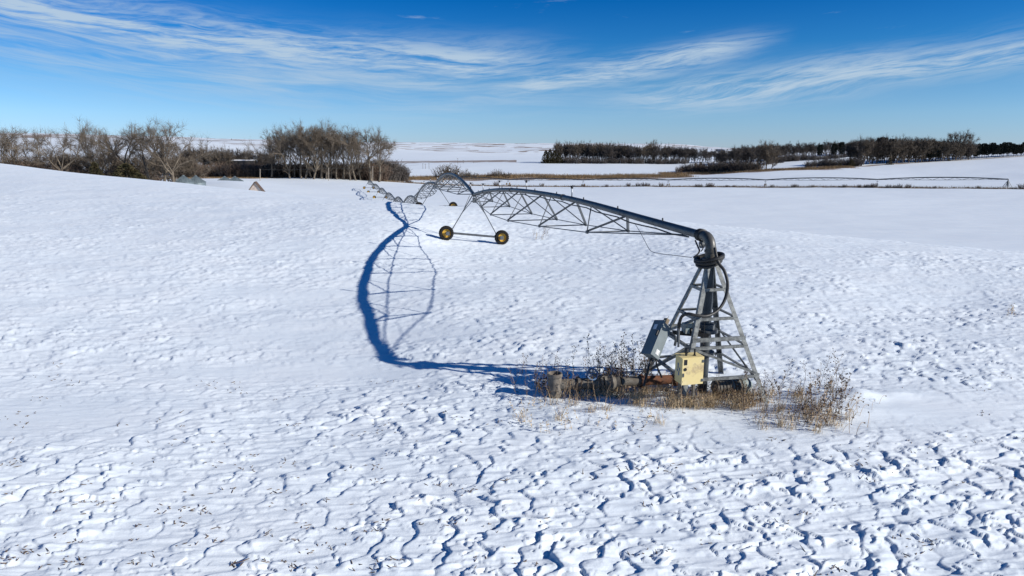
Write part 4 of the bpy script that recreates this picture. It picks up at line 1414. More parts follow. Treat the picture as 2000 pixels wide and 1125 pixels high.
# shrubs by the creek and along the fence
for (px, top, Y, w, lb) in ((863, 320, 528, 0.85, 'left half of the pair of bare shrubs standing by the creek'), (879, 316, 530, 0.75, 'taller bare shrub of the pair standing by the creek'),
                            (903, 328, 530, 1.1, 'low bare shrub right of the creekside pair'), (923, 335, 532, 1.2, 'smallest bare shrub right of the creekside pair'),
                            (960, 334, 534, 0.9, 'dark low shrub of the small creekside trio'), (971, 328, 534, 0.7, 'tallest shrub of the small creekside trio'), (988, 334, 536, 1.0, 'rightmost shrub of the small creekside trio')):
    p = stand(px, Y); h = P(px, top, Y).z - p.z
    inst('bare_shrub', (BR + BT)[px % 6], p, h / 4.0, px, lb, 'shrub', 'shrubs by the creek', w)
fx = np.array([q[0] for q in FENCE]); fy = np.array([q[1] for q in FENCE])
def fence_y(px):
    Y = 380.0
    for _ in range(6):
        x = (px - 1000) / F * Y * 1.02
        Y = float(np.interp(x, fx, fy))
    return Y
fs = [690, 716, 742, 770, 796, 803, 847, 921, 969, 995, 1058, 1085, 1120, 1139, 1185, 1227, 1246, 1258, 1265, 1291, 1361, 1368, 1383, 1389, 1419, 1433, 1508, 1549, 1556, 1586, 1645, 1650, 1677, 1690, 1694, 1702, 1707, 1735, 1747, 1757, 1773, 1825, 1910, 1996]
hs_ = [5, 5, 4, 5, 7, 6, 8, 5, 10, 5, 8, 4, 4, 6, 6, 8, 8, 9, 7, 9, 7, 7, 9, 9, 5, 5, 7, 8, 7, 6, 5, 7, 7, 7, 7, 9, 10, 8, 7, 9, 9, 6, 7, 12]
def ordinal(n):
    one = ['', 'first', 'second', 'third', 'fourth', 'fifth', 'sixth', 'seventh', 'eighth', 'ninth', 'tenth', 'eleventh', 'twelfth', 'thirteenth', 'fourteenth', 'fifteenth', 'sixteenth', 'seventeenth', 'eighteenth', 'nineteenth']
    if n < 20: return one[n]
    t_, u_ = divmod(n, 10)
    return {2: 'twentieth', 3: 'thirtieth', 4: 'fortieth'}[t_] if u_ == 0 else {2: 'twenty', 3: 'thirty', 4: 'forty'}[t_] + '-' + one[u_]
for n_, (px, h, p) in enumerate(zip(fs, hs_, stand_many(fs, [fence_y(x) for x in fs]))):
    inst('fence_shrub', (BT + BR)[px % 6], p, h * p.y / F / 4.0 * 1.1, px, 'small leafless shrub growing in the fence line, ' + ordinal(n_ + 1) + ' from the left', 'shrub', 'shrubs along the fence line', 0.75)

# woods across the creek
scatter(46, 1085, 1230, pl((1085, 770), (1230, 780)), pl((1085, 281), (1180, 281), (1230, 287)), FT + FD[:2], 'bare_tree', 'tall bare tree in the left part of the wood across the creek', 'tree', 'wood across the creek, left part', 18.0, 111, (0.55, 0.8), 5)
scatter(60, 1180, 1420, pl((1180, 760), (1420, 745)), pl((1180, 287), (1300, 285), (1360, 290), (1420, 293)), FD + FT[:1], 'bare_tree', 'dark bare tree in the long wood across the creek', 'tree', 'wood across the creek, middle part', 18.0, 112, (0.6, 0.9), 6)
scatter(60, 1066, 1340, pl((1066, 752), (1340, 740)), pl((1066, 304), (1340, 306)), BD, 'brush', 'dark brush along the foot of the wood across the creek', 'brush', 'brush at the foot of the wood', 4.0, 113, (0.55, 0.8), 5)
for px, top in ((1066, 294), (1074, 292), (1083, 295), (1092, 299), (1358, 318), (1368, 316), (1440, 312)):
    Y = 745 if px < 1300 else 610
    p = stand(px, Y); h = P(px, top, Y).z - p.z
    inst('cedar_tree', CEDM[1], p, h / 5.0, px, 'dark cedar at the edge of the woods across the creek', 'cedar', 'cedars by the far woods', 1.1)
p = stand(1277, 770); inst('bare_tree', FT[1], p, (P(1277, 277, 770).z - p.z) / 18.0, 1.0, 'pale bare tree rising above the long wood across the creek', 'tree', None, 0.8)
scatter(26, 1325, 1480, pl((1325, 590), (1480, 575)), pl((1325, 326), (1350, 316), (1400, 312), (1480, 310)), BD + BR[:1], 'brush', 'dark brush on the snowy creek bend', 'brush', 'brush on the creek bend', 4.0, 114, (0.9, 1.2), 6)
scatter(22, 1400, 1520, pl((1400, 640), (1520, 640)), pl((1400, 296), (1440, 290), (1520, 288)), FD, 'bare_tree', 'dark bare tree behind the brush on the creek bend', 'tree', 'trees behind the creek bend', 18.0, 115, (0.8, 1.1), 6)
scatter(56, 1430, 1680, pl((1430, 690), (1550, 720), (1680, 760)), pl((1430, 288), (1500, 285), (1560, 281), (1640, 278), (1680, 279)), FD, 'bare_tree', 'dark bare tree of the wood climbing the far hillside', 'tree', 'wood on the far hillside', 18.0, 116, (0.75, 1.1), 6)
scatter(40, 1500, 1680, pl((1500, 660), (1680, 700)), pl((1500, 300), (1600, 298), (1680, 292)), BD, 'brush', 'dark brush below the wood on the far hillside', 'brush', 'brush on the far hillside', 4.0, 117, (0.6, 0.9), 6)
for k, (px, top, Y, lb) in enumerate(((1484, 284, 552, 'left stem of the broad pale cottonwood on the creek bend'), (1496, 280, 548, 'broad pale cottonwood standing at the right end of the creek bend'), (1506, 287, 550, 'right stem of the broad pale cottonwood on the creek bend'))):
    p = stand(px, Y); inst('bare_tree', FT[k], p, (P(px, top, Y).z - p.z) / 18.0, k * 2.0, lb, 'tree', 'cottonwood on the creek bend', 0.95)
scatter(16, 1575, 1680, pl((1575, 572), (1680, 580)), pl((1575, 309), (1620, 304), (1680, 306)), BD, 'brush', 'dark leafless bush on the white slope below the hillside wood', 'brush', 'bushes on the white slope', 4.0, 118, (0.8, 1.1), 8)
scatter(56, 1655, 1900, pl((1655, 588), (1800, 598), (1900, 606)), pl((1655, 278), (1690, 273), (1760, 272), (1850, 275), (1900, 280)), FT + FD[:2], 'bare_tree', 'bare tree in the tall row along the top of the right field', 'tree', 'tree row above the right field', 18.0, 119, (0.7, 1.0), 5)
scatter(30, 1740, 1910, pl((1740, 622), (1910, 632)), pl((1740, 282), (1910, 284)), FD, 'bare_tree', 'dark bare tree behind the tall row above the right field', 'tree', 'trees behind the right row', 18.0, 120, (0.8, 1.1), 6)
p = stand(1866, 600); inst('bare_tree', FT[3], p, (P(1866, 260, 600).z - p.z) / 18.0, 0.4, 'pale round-crowned bare tree rising above the row at the right', 'tree', None, 0.8)
scatter(26, 1880, 2070, pl((1880, 640), (2070, 650)), pl((1880, 284), (2070, 281)), FD, 'bare_tree', 'dark bare tree behind the pines at the right edge', 'tree', 'trees behind the right pines', 18.0, 132, (0.8, 1.1), 4)
scatter(34, 1880, 2060, pl((1880, 618), (2060, 625)), pl((1880, 283), (1960, 279), (2060, 276)), PINEM, 'pine_tree', 'dark pine in the dense stand at the right edge', 'pine', 'pines at the right edge', 14.0, 121, (0.65, 0.9), 6)
for px, top in ((1716, 270), (1722, 269), (1738, 272), (1815, 276), (1828, 278), (1642, 278), (1628, 281), (1600, 283)):
    p = stand(px, 595 if px > 1690 else 690); h = P(px, top, p.y).z - p.z
    inst('pine_tree', PINEM[px % 2], p, h / 14.0, px, 'dark pine standing among the bare trees at the right', 'pine', 'pines among the bare trees', 0.7)
for px, top, Y in ((1662, 311, 566), (1737, 309, 575), (1853, 309, 590), (1640, 318, 562)):
    p = stand(px, Y); h = P(px, top, Y).z - p.z
    inst('cedar_tree', CEDM[0], p, h / 5.0, px, 'low dark cedar at the foot of the right tree row', 'cedar', 'cedars at the foot of the row', 1.0)
for px, top in ((149, 260), (155, 259.5), (162, 260), (30, 260), (52, 262), (452, 271)):
    p = stand(px, 2450); h = max(4.0, P(px, top, 2450).z - p.z)
    inst('distant_tree', CEDM[1], p, h / 5.0, px, 'tiny dark tree on the far left skyline', 'tree', 'trees on the far left skyline', 1.0)


# ------------------------------------------------------------------ farmstead
def grain_bin(px, Y, base_z_, dia, wall, roof, label):
    p = P(px, 350, Y); p.z = base_z_
    t = empty('grain_bin', p, label, 'grain bin', 'grain bins behind the crest')
    r = dia / 2
    mb = MB()
    prof = []
    n = int(wall / 0.35)
    for i in range(n * 2 + 1): prof.append((r + (0.035 if i % 2 else 0), wall * i / (n * 2)))
    mb.lathe(prof, p, (0, 0, 1), 36); part(mb, 'wall', M['bin'], t)
    mb = MB(); top = p + Vector((0, 0, wall))
    mb.lathe([(r + 0.18, -0.05), (r + 0.18, 0.02), (0.45, roof), (0.45, roof + 0.06)], top, (0, 0, 1), 36)
    rf = part(mb, 'roof', M['bin'], t)
    for i in range(24):
        a = 2 * math.pi * i / 24
        dv = Vector((math.cos(a), math.sin(a), 0))
        mb = MB(); mb.beam(top + dv * (r + 0.15) + Vector((0, 0, 0.09)), top + dv * 0.45 + Vector((0, 0, roof + 0.05)), 0.10, 0.10)
        mb.build('roof_rib', M['bin'], rf, t.location)
    mb = MB(); mb.lathe([(0.48, roof), (0.52, roof + 0.25), (0.1, roof + 0.45), (0.0, roof + 0.46)], top, (0, 0, 1), 16)
    mb.build('cap', M['bin'], rf, t.location)
    return t


for (px, Y, eave, dia, label) in ((358.5, 262, 356.0, 7.0, 'left grain bin of the nearer pair beside the cottonwood trunks'), (382.5, 268, 356.2, 7.0, 'right grain bin of the nearer pair beside the cottonwood trunks'),
                                  (439, 325, 354.5, 8.0, 'left grain bin of the far pair, only its cone roof above the snow'), (459, 330, 354.3, 7.6, 'right grain bin of the far pair, only its cone roof above the snow')):
    e = P(px, eave, Y).z
    g = gz(P(px, 350, Y).x, Y)
    wall = max(2.2, e - g + 0.2)
    grain_bin(px, Y, e - wall, dia, wall, 2.3 if Y < 300 else 2.1, label)


def old_shed():
    Y = 170
    apex = P(497.5, 356.5, Y)
    p = Vector((apex.x, Y, gz(apex.x, Y)))
    t = empty('wooden_shed', p, 'small weathered wooden shed with a steep gable, sunk behind the snow crest', 'shed')
    # gable faces the viewer's left a little, ridge runs back and right
    f = Vector((-0.20, 0.98, 0)).normalized(); s_ = Vector((f.y, -f.x, 0))
    hw, eave, ln = 1.9, 2.55, 2.6
    H_ = apex.z
    e = H_ - eave
    c0 = Vector((apex.x, apex.y, 0))
    nb = 7
    # horizontal boards of the gable wall
    k = 14
    z0 = p.z - 0.3
    for i in range(k + 9):
        za = e - 4.2 + (eave + 4.2) * i / (k + 9); zb = e - 4.2 + (eave + 4.2) * (i + 1) / (k + 9) - 0.03
        if zb < z0: continue
        def w_(z): return hw if z <= e else hw * max(0.0, 1 - (z - e) / eave)
        wa, wb = w_(za), w_(zb)
        mb = MB()
        o1 = c0 + f * (0.015 * ((i * 7) % 3))
        q = [o1 - s_ * wa + Vector((0, 0, za)), o1 + s_ * wa + Vector((0, 0, za)), o1 + s_ * wb + Vector((0, 0, zb)), o1 - s_ * wb + Vector((0, 0, zb))]
        vs = q + [v + f * 0.05 for v in q]
        mb.poly(vs, [(0, 1, 2, 3), (7, 6, 5, 4), (0, 4, 5, 1), (1, 5, 6, 2), (2, 6, 7, 3), (3, 7, 4, 0)])
        part(mb, 'board', M['wood'], t)
    mb = MB(); mb.beam(c0 - s_ * 0.5 - f * 0.06 + Vector((0, 0, e - 0.05)), c0 + s_ * 0.25 - f * 0.06 + Vector((0, 0, e - 0.05)), 0.08, 0.6)
    part(mb, 'opening', M['black'], t)
    for sg in (-1, 1):
        a = c0 - f * 0.35 + Vector((0, 0, H_ + 0.12)); b = c0 - f * 0.35 + s_ * sg * (hw + 0.35) + Vector((0, 0, e - 0.38))
        n_ = (b - a).cross(f).normalized() * 0.1
        if n_.z < 0: n_ = -n_
        far_ = f * (ln + 0.5)
        mb = MB(); vs = [a, b, b + far_, a + far_]; vs = vs + [v + n_ for v in vs]
        mb.poly(vs, [(3, 2, 1, 0), (4, 5, 6, 7), (0, 1, 5, 4), (1, 2, 6, 5), (2, 3, 7, 6), (3, 0, 4, 7)])
        part(mb, 'roof', M['shingle'], t)
        mb = MB(); q0 = c0 + s_ * sg * hw
        vs = [q0 + Vector((0, 0, z0)), q0 + f * ln + Vector((0, 0, z0)), q0 + f * ln + Vector((0, 0, e)), q0 + Vector((0, 0, e))]
        vs = vs + [v - s_ * sg * 0.06 for v in vs]
        mb.poly(vs, [(0, 1, 2, 3), (7, 6, 5, 4), (0, 4, 5, 1), (1, 5, 6, 2), (2, 6, 7, 3), (3, 7, 4, 0)])
        part(mb, 'side_wall', M['wood'], t)


old_shed()


def gable_building(name, px0, px1, Y, ridge_y, depth, label, cat, wallm, roofm, rise, windows=0):
    a, b = P(px0, ridge_y, Y), P(px1, ridge_y, Y)
    g = min(gz(a.x, Y), gz(b.x, Y))
    t = empty(name, ((a.x + b.x) / 2, Y, g), label, cat)
    L = b.x - a.x
    e = a.z - rise
    cx = (a.x + b.x) / 2
    mb = MB(); mb.box(Matrix.Translation((cx, Y, (g - 0.5 + e) / 2)), L, depth, e - g + 0.5); part(mb, 'wall', wallm, t)
    mb = MB()
    for x in (a.x, b.x):
        s_ = 0.1 if x == a.x else -0.1
        mb2 = MB(); vs = [Vector((x, Y - depth / 2, e)), Vector((x, Y + depth / 2, e)), Vector((x, Y, e + rise))]; vs += [v + Vector((s_, 0, 0)) for v in vs]
        mb2.poly(vs, [(0, 1, 2), (5, 4, 3), (0, 3, 4, 1), (1, 4, 5, 2), (2, 5, 3, 0)]); part(mb2, 'gable', wallm, t)
    for sg in (-1, 1):
        mb = MB()
        vs = [Vector((a.x - 0.4, Y, e + rise + 0.12)), Vector((b.x + 0.4, Y, e + rise + 0.12)), Vector((b.x + 0.4, Y + sg * (depth / 2 + 0.4), e - 0.1)), Vector((a.x - 0.4, Y + sg * (depth / 2 + 0.4), e - 0.1))]
        vs += [v + Vector((0, 0, 0.2)) for v in vs]
        mb.poly(vs, [(3, 2, 1, 0), (4, 5, 6, 7), (0, 1, 5, 4), (1, 2, 6, 5), (2, 3, 7, 6), (3, 0, 4, 7)]); part(mb, 'roof', roofm, t)
    for i in range(windows):
        mb = MB(); mb.box(Matrix.Translation((a.x + L * (i + 0.5) / windows, Y - depth / 2 - 0.03, e - 1.3)), 1.2, 0.06, 0.9); part(mb, 'window', M['black'], t)


gable_building('long_barn', 424, 498, 430, 312.5, 4, 'long low barn with a snow-covered roof behind the brush', 'barn', M['barnwall'], M['roofsnow'], 0.35, 6)
scatter(12, 415, 510, pl((415, 408), (510, 410)), pl((415, 311), (455, 316), (510, 311)), BR + BD[:1], 'brush', 'dark brown brush in front of the long barn', 'brush', 'brush in front of the barn', 4.0, 131, (0.5, 0.8), 6)
gable_building('far_barn', 1399, 1413, 2300, 291.5, 14, 'tiny blue-grey barn roof on the far skyline between the woods', 'barn', M['blueroof'], M['blueroof'], 3.0)

# utility line in front of the grove and a few far poles
tops = []
UG = 'poles of the utility line'
for (px, top, Y, lb) in ((508, 330.5, 352, 'left pale utility pole in front of the brush'), (642, 328, 366, 'middle pale utility pole in front of the grove'), (728, 325.5, 380, 'right pale utility pole in front of the grove')):
    p = stand(px, Y); q = P(px, top, Y)
    t = empty('utility_pole', p, lb, 'utility pole', UG)
    mb = MB(); mb.tube([p - Vector((0, 0, 0.5)), q], [0.19, 0.14], 8); part(mb, 'pole', M['pole'], t)
    mb = MB(); mb.tube([q - Vector((0, 0, 0.1)), q + Vector((0, 0, 0.18))], [0.06, 0.04], 6); part(mb, 'insulator', M['label'], t)
    tops.append(q)
w_ = [P(826, 321, 640)]
mb = MB(); q = []
for a, b in zip(tops, tops[1:] + w_):
    for i in range(8):
        s_ = i / 8; v = a.lerp(b, s_); v.z -= 0.6 * 4 * s_ * (1 - s_); q.append(v)
mb.tube(q, 0.03, 4); tag(mb.build('overhead_wire', M['galv'], None, tops[0]), 'thin overhead wire strung along the utility poles by the grove', 'wire')
for px, top, Y in ((826, 319, 640), (831, 320, 642), (838, 319, 640), (894, 309, 760), (905, 313, 760), (925, 316, 760), (1060, 309, 770)):
    p = stand(px, Y); h = P(px, top, Y).z - p.z
    mb = MB(); mb.tube([p - Vector((0, 0, 0.3)), p + Vector((0, 0, h))], [0.18, 0.12], 6)
    mb.beam(p + Vector((-0.9, 0, h * 0.93)), p + Vector((0.9, 0, h * 0.93)), 0.12, 0.14)
    tag(mb.build('far_pole', M['bark'], None, p), 'tiny dark pole in the fields beyond the creek', 'pole', 'far poles beyond the creek')
p = stand(184, 2450)
t = empty('radio_mast', p, 'thin radio mast on the far left skyline', 'mast')
h = P(184, 247, 2450).z - p.z
for k in range(3):
    a = 2.1 * k
    mb = MB(); mb.tube([p + Vector((0.7 * math.cos(a), 0.7 * math.sin(a), -1)), p + Vector((0.2 * math.cos(a), 0.2 * math.sin(a), h))], 0.12, 4); part(mb, 'mast_leg', M['galv'], t)
mb = MB(); mb.tube([p + Vector((0, 0, h)), p + Vector((0, 0, h + 3))], 0.1, 4); part(mb, 'antenna', M['galv'], t)

# fence along the valley
t = empty('wire_fence', (FENCE[4][0], FENCE[4][1], gz(*FENCE[4])), 'wire fence with thin posts along the edge of the snowy field', 'fence')
post = MB(); post.tube([(0, 0, -0.4), (0, 0, 1.35)], [0.075, 0.06], 6)
pm = to_mesh(post, 'post', [M['bark']])
npst = 84
pp_ = [(lerp(-110, fx[-1], i / (npst - 1))) for i in range(npst)]
qq = [float(np.interp(x, fx, fy)) for x in pp_]
zz = full_z(np.array(pp_), np.array(qq))
line = [Vector(v) for v in zip(pp_, qq, zz)]
for v in line:
    o = bpy.data.objects.new('post', pm); C.objects.link(o); o.parent = t; o.location = v - t.location
for h in (0.5, 0.85, 1.2):
    mb = MB(); mb.tube([v + Vector((0, 0, h)) for v in line], 0.012, 3); part(mb, 'strand', M['galv'], t)


# ------------------------------------------------------------------ grasses, weeds, stubble
def blades(name, bases, h0, h1, w, lean, material, sd, org, wind=(0, 0)):
    g = np.random.RandomState(sd)
    n = len(bases)
    B = np.array([tuple(b) for b in bases])
    h = g.uniform(h0, h1, n)
    a = g.uniform(0, 2 * np.pi, n)
    ln = np.abs(g.normal(0, lean, n))
    dx, dy = np.cos(a) * ln + wind[0], np.sin(a) * ln + wind[1]
    b = g.uniform(0, 2 * np.pi, n)
    wx, wy = np.cos(b) * w / 2, np.sin(b) * w / 2
    mid = B + np.stack([dx * h * 0.45, dy * h * 0.45, h * 0.58], -1)
    tip = B + np.stack([dx * h * 1.25, dy * h * 1.25, h * np.clip(1 - 0.35 * ln, 0.3, 1)], -1)
    W3 = np.stack([wx, wy, np.zeros(n)], -1)
    V = np.stack([B - W3 - [0, 0, 0.03], B + W3 - [0, 0, 0.03], mid + W3 * 0.7, mid - W3 * 0.7, tip], 1).reshape(-1, 3) - np.array(org)
    me = bpy.data.meshes.new(name)
    fs_ = []
    for i in range(n):
        k = i * 5
        fs_ += [(k, k + 1, k + 2, k + 3), (k + 3, k + 2, k + 4)]
    me.from_pydata(V.tolist(), [], fs_)
    me.materials.append(material)
    me.update()
    o = bpy.data.objects.new(name, me)
    C.objects.link(o)
    o.location = org
    return o


def strip_points(poly, half, n, sd):
    g = np.random.RandomState(sd)
    xs = np.array([p[0] for p in poly]); ys = np.array([p[1] for p in poly])
    x = g.uniform(xs[0], xs[-1], n * 3)
    y = np.interp(x, xs, ys) + g.normal(0, half * 0.5, n * 3)
    keep = gnoise(x / 25, y / 12, 81) + 0.6 * g.random_sample(n * 3) > 0.05
    x, y = x[keep][:n], y[keep][:n]
    return list(zip(x, y, full_z(x, y)))


def stuff_grass(name, poly, half, n, h0, h1, w, material, sd, label):
    pts = strip_points(poly, half, n, sd)
    o = blades(name, pts, h0, h1, w, 0.25, material, sd, pts[0])
    tag(o, label, 'grass', None, 'stuff')


stuff_grass('marsh_grass', CREEK, 22, 22000, 1.0, 2.6, 0.16, M['marsh'], 1, 'tan marsh grass in a band along the creek')
stuff_grass('marsh_grass', CREEK2, 11, 12000, 0.7, 1.8, 0.16, M['marsh'], 2, 'tan grass round the snowy creek bend')
stuff_grass('fence_grass', FENCE, 2.2, 20000, 0.4, 1.15, 0.09, M['marsh'], 3, 'dry tan grass growing along the fence line')
stuff_grass('roadside_grass', BANDS[3][0], 11, 8000, 0.5, 1.6, 0.14, M['marsh'], 4, 'tan grass on the bank right of the grove')
stuff_grass('yard_grass', BANDS[4][0], 7, 6000, 0.3, 0.9, 0.12, M['marsh'], 5, 'dry grass strip behind the grain bins')


def ground_px(x, y):
    """near-hill ground point that a photo pixel shows"""
    xc, yc = (x - 1000) / F, (562.5 - y) / F
    dz = -_s + _c * yc
    t_ = -CAM_H / dz
    for _ in range(3):
        X, Y = xc * t_, (_c + _s * yc) * t_
        t_ = (float(base_z(np.array([X]), np.array([Y]))[0]) - CAM_H) / dz
    return (xc * t_, (_c + _s * yc) * t_)


def weed_mesh(sd, H, kind):
    g = random.Random(sd)
    mb = MB()
    def stem(p, d, L, r, n=4, wob=0.10):
        pts = [p]
        for i in range(n):
            d = (d + Vector((g.gauss(0, wob), g.gauss(0, wob), 0.03))).normalized()
            pts.append(pts[-1] + d * L / n)
        mb.cur = 0
        mb.tube(pts, [r * (1 - 0.7 * i / n) for i in range(n + 1)], 3, cap=False)
        return pts
    def head(p, r):
        mb.cur = 1
        mb._add([p + Vector(v) * r for v in ((1, 0, 0), (-1, 0, 0), (0, 1, 0), (0, -1, 0), (0, 0, 1.1), (0, 0, -1.0))],
                [(0, 2, 4), (2, 1, 4), (1, 3, 4), (3, 0, 4), (2, 0, 5), (1, 2, 5), (3, 1, 5), (0, 3, 5)])
    if kind == 'seed':
        pts = stem(Vector((0, 0, -0.1)), Vector((g.gauss(0, .14), g.gauss(0, .14), 1)).normalized(), H + 0.1, 0.0075, 6)
        for i in range(g.randint(9, 16)):
            f = g.uniform(0.3, 1.0) * 6
            j = min(int(f), 5)
            p = pts[j].lerp(pts[j + 1], f - j)
            a = g.uniform(0, 6.28)
            q = stem(p, Vector((math.cos(a), math.sin(a), g.uniform(0.5, 1.6))).normalized(), H * g.uniform(0.06, 0.17), 0.004, 2)
            head(q[-1], g.uniform(0.010, 0.021))
            if g.random() < 0.5: head(q[1], g.uniform(0.008, 0.014))
        head(pts[-1], 0.017)
    elif kind == 'tan':
        pts = stem(Vector((0, 0, -0.1)), Vector((g.gauss(0, .2), g.gauss(0, .2), 1)).normalized(), H + 0.1, 0.007, 4)
        for i in range(14):
            f = g.uniform(0.25, 1.0) * 4
            j = min(int(f), 3)
            p = pts[j].lerp(pts[j + 1], f - j)
            q = Vector((g.gauss(0, 1), g.gauss(0, 1), g.uniform(-1.2, 0.6))).normalized()
            s_ = q.cross(Vector((g.gauss(0, 1), g.gauss(0, 1), g.gauss(0, 1)))).normalized() * 0.016
            L = g.uniform(0.05, 0.11)
            mb.cur = 0
            mb._add([p, p + q * L * 0.5 + s_, p + q * L, p + q * L * 0.5 - s_], [(0, 1, 2, 3)])
    else:                                               # bent over with a hook
        pts = [Vector((0, 0, -0.1))]
        a = g.uniform(-0.5, 0.9)
        for i in range(9):
            f = i / 8
            pts.append(Vector((math.cos(a) * H * 0.8 * f ** 1.4, math.sin(a) * H * 0.8 * f ** 1.4, H * (1.15 * f - 0.62 * f ** 3.2))))
        mb.tube(pts, [0.007] * 5 + [0.006] * 5, 3, cap=False)
        head(pts[-1], 0.028)
        head(pts[-2], 0.012)
    return mb


WS = [to_mesh(weed_mesh(200 + i, 1.0, 'seed'), 'dry_weed', [M['stem'], M['seed']]) for i in range(8)]
WT = [to_mesh(weed_mesh(220 + i, 0.5, 'tan'), 'dry_weed', [M['straw'], M['seed']]) for i in range(5)]
WH = [to_mesh(weed_mesh(240 + i, 0.5, 'hook'), 'dry_weed', [M['stem'], M['seed']]) for i in range(5)]


def weeds(n, xs, ys, hr, meshes, nominal, label, group, sd, name='dry_weed'):
    g = random.Random(sd)
    pos = []
    for i in range(n):
        x = g.uniform(*xs) if not callable(xs) else xs(g)
        pos.append(ground_px(x, g.uniform(*ys)))
    Z = full_z(np.array([p[0] for p in pos]), np.array([p[1] for p in pos]))
    for (x, y), z in zip(pos, Z):
        h = g.uniform(*hr)
        o = inst(name, g.choice(meshes), (x, y, z), h / nominal, g.uniform(0, 6.28), label, 'weed', group)
        o.rotation_euler = (g.gauss(0, 0.10), g.gauss(0, 0.10), g.uniform(0, 6.28) if meshes is not WH else g.uniform(-0.6, 0.6))


weeds(50, (1000, 1190), (742, 790), (0.45, 1.05), WS, 1.0, 'tall dry weed stalk with dark seed heads round the supply pipe', 'weeds round the supply pipe', 1)
weeds(60, (1165, 1272), (728, 768), (0.45, 1.25), WS, 1.0, 'dry weed stalk in the thick clump below the grey cabinet', 'weeds below the grey cabinet', 2)
weeds(26, (985, 1300), (775, 800), (0.3, 0.75), WS, 1.0, 'short dry weed stalk in front of the supply pipe', 'weeds in front of the supply pipe', 3)
weeds(30, (1290, 1490), (765, 812), (0.30, 0.75), WS, 1.0, 'dry weed stalk in front of the yellow box and tower legs', 'weeds in front of the tower', 4)
weeds(40, (1450, 1640), (748, 820), (0.30, 1.0), WS, 1.0, 'dry weed stalk with dark seed heads right of the tower', 'weeds right of the tower', 5)
weeds(20, (1570, 1660), (765, 840), (0.25, 0.6), WS, 1.0, 'thin dry weed stalk at the foot of the drifted bank', 'weeds by the drifted bank', 6)
weeds(24, (1590, 1720), (790, 860), (0.25, 0.5), WH, 0.5, 'bent-over dry weed with a hooked head on the drift', 'hooked weeds on the drift', 7)
weeds(28, (1000, 1290), (795, 850), (0.22, 0.42), WT, 0.5, 'short tan weed with hanging leaves in front of the pipe', 'tan weeds in front', 8)
weeds(12, (1040, 1075), (464, 472), (0.3, 0.6), WT + WS, 0.5, 'tiny dry tuft poking through the snow right of the wheels', 'tuft right of the wheels', 9)
weeds(6, (1955, 1990), (612, 622), (0.25, 0.5), WT, 0.5, 'tiny dry tuft at the right edge of the field', 'tuft at the right edge', 10)


def small_weeds():
    g = random.Random(99)
    mb = MB()
    src = [weed_mesh(300 + i, 0.45, 'seed') for i in range(5)] + [weed_mesh(310 + i, 0.3, 'tan') for i in range(3)]
    pos = []
    for (n, x0, x1, y0, y1) in ((70, 1160, 1280, 735, 770), (60, 1290, 1480, 765, 805), (45, 1450, 1650, 757, 830), (40, 1040, 1180, 755, 785), (40, 1560, 1650, 780, 845)):
        pos += [ground_px_fast(g.uniform(x0, x1), g.uniform(y0, y1)) for _ in range(n)]
    Z = full_z(np.array([p[0] for p in pos]), np.array([p[1] for p in pos]))
    for (x, y), z in zip(pos, Z):
        w_ = g.choice(src)
        k = g.uniform(0.6, 1.3)
        a = g.uniform(0, 6.28)
        Mx = Matrix.Translation((x, y, z)) @ Matrix.Rotation(g.gauss(0, 0.25), 4, 'X') @ Matrix.Rotation(a, 4, 'Z') @ Matrix.Scale(k, 4)
        o_ = len(mb.v)
        mb.v += [tuple(Mx @ Vector(v)) for v in w_.v]
        mb.f += [tuple(q + o_ for q in f_) for f_ in w_.f]
        mb.mi += w_.mi
    tag(mb.build('small_weeds', [M['stem'], M['seed']], None, (5, 16, 0), rec=False), 'low tangle of small dry weeds round the foot of the pivot tower', 'weeds', None, 'stuff')


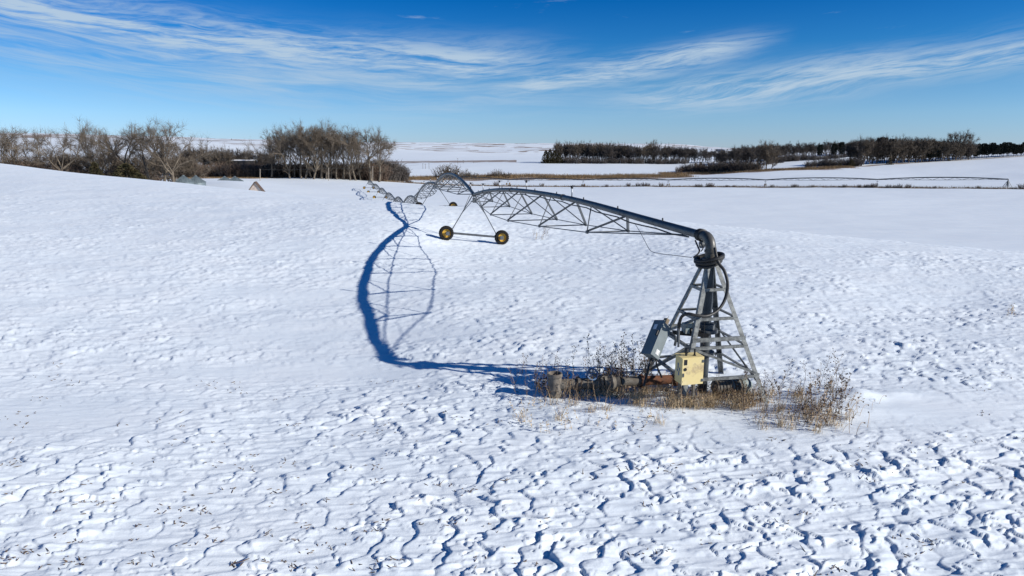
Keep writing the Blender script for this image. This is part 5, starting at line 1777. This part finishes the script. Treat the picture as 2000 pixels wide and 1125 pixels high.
def straw():
    g = random.Random(77)
    pos = []
    for (n, x0, x1, y0, y1) in ((2000, 1300, 1480, 766, 802), (700, 1480, 1630, 766, 842), (900, 1170, 1300, 738, 775), (450, 1060, 1200, 755, 780), (260, 1560, 1660, 805, 850), (240, 1230, 1260, 770, 812), (260, 1010, 1300, 785, 835)):
        cl = [(g.uniform(x0, x1), g.uniform(y0, y1)) for _ in range(max(3, n // 28))]
        for i in range(n):
            c_ = g.choice(cl)
            pos.append(ground_px_fast(c_[0] + g.gauss(0, 7), c_[1] + g.gauss(0, 2.5)))
    X = np.array([p[0] for p in pos]); Y = np.array([p[1] for p in pos])
    Z = full_z(X, Y)
    o = blades('dry_grass', list(zip(X, Y, Z)), 0.10, 0.42, 0.010, 0.75, M['straw'], 9, (5.0, 16.0, 0.0), wind=(0.12, -0.05))
    tag(o, 'straw-coloured dry grass tangled round the foot of the pivot tower', 'grass', None, 'stuff')


def ground_px_fast(x, y):
    xc, yc = (x - 1000) / F, (562.5 - y) / F
    t_ = -CAM_H / (-_s + _c * yc)
    return (xc * t_, (_c + _s * yc) * t_)


small_weeds()
straw()


def stubble():
    g = random.Random(5)
    mb = MB()
    pos = []
    for c in range(210):
        cx_, cy_ = g.uniform(0, 2000), 1125 - 420 * g.random() ** 1.3
        k = g.randint(1, 7)
        for i in range(k):
            pos.append(ground_px_fast(cx_ + g.gauss(0, 13), cy_ + g.gauss(0, 4)))
    X = np.array([p[0] for p in pos]); Y = np.array([p[1] for p in pos])
    Z = full_z(X, Y)
    for x, y, z in zip(X, Y, Z):
        a = g.uniform(0, 6.28)
        L = g.uniform(0.03, 0.11) * (2.2 if g.random() < 0.08 else 1)
        d = Vector((math.cos(a), math.sin(a), g.uniform(0.0, 0.9))).normalized()
        p = Vector((x, y, z + 0.006))
        mb.tube([p - d * L * 0.5, p, p + d * L * 0.5], [0.006, 0.009, 0.004], 4)
    tag(mb.build('stubble', M['stubble'], None, (0, 12, 0), rec=False), 'broken brown crop stubble poking through the wind-carved snow', 'stubble', None, 'stuff')


stubble()
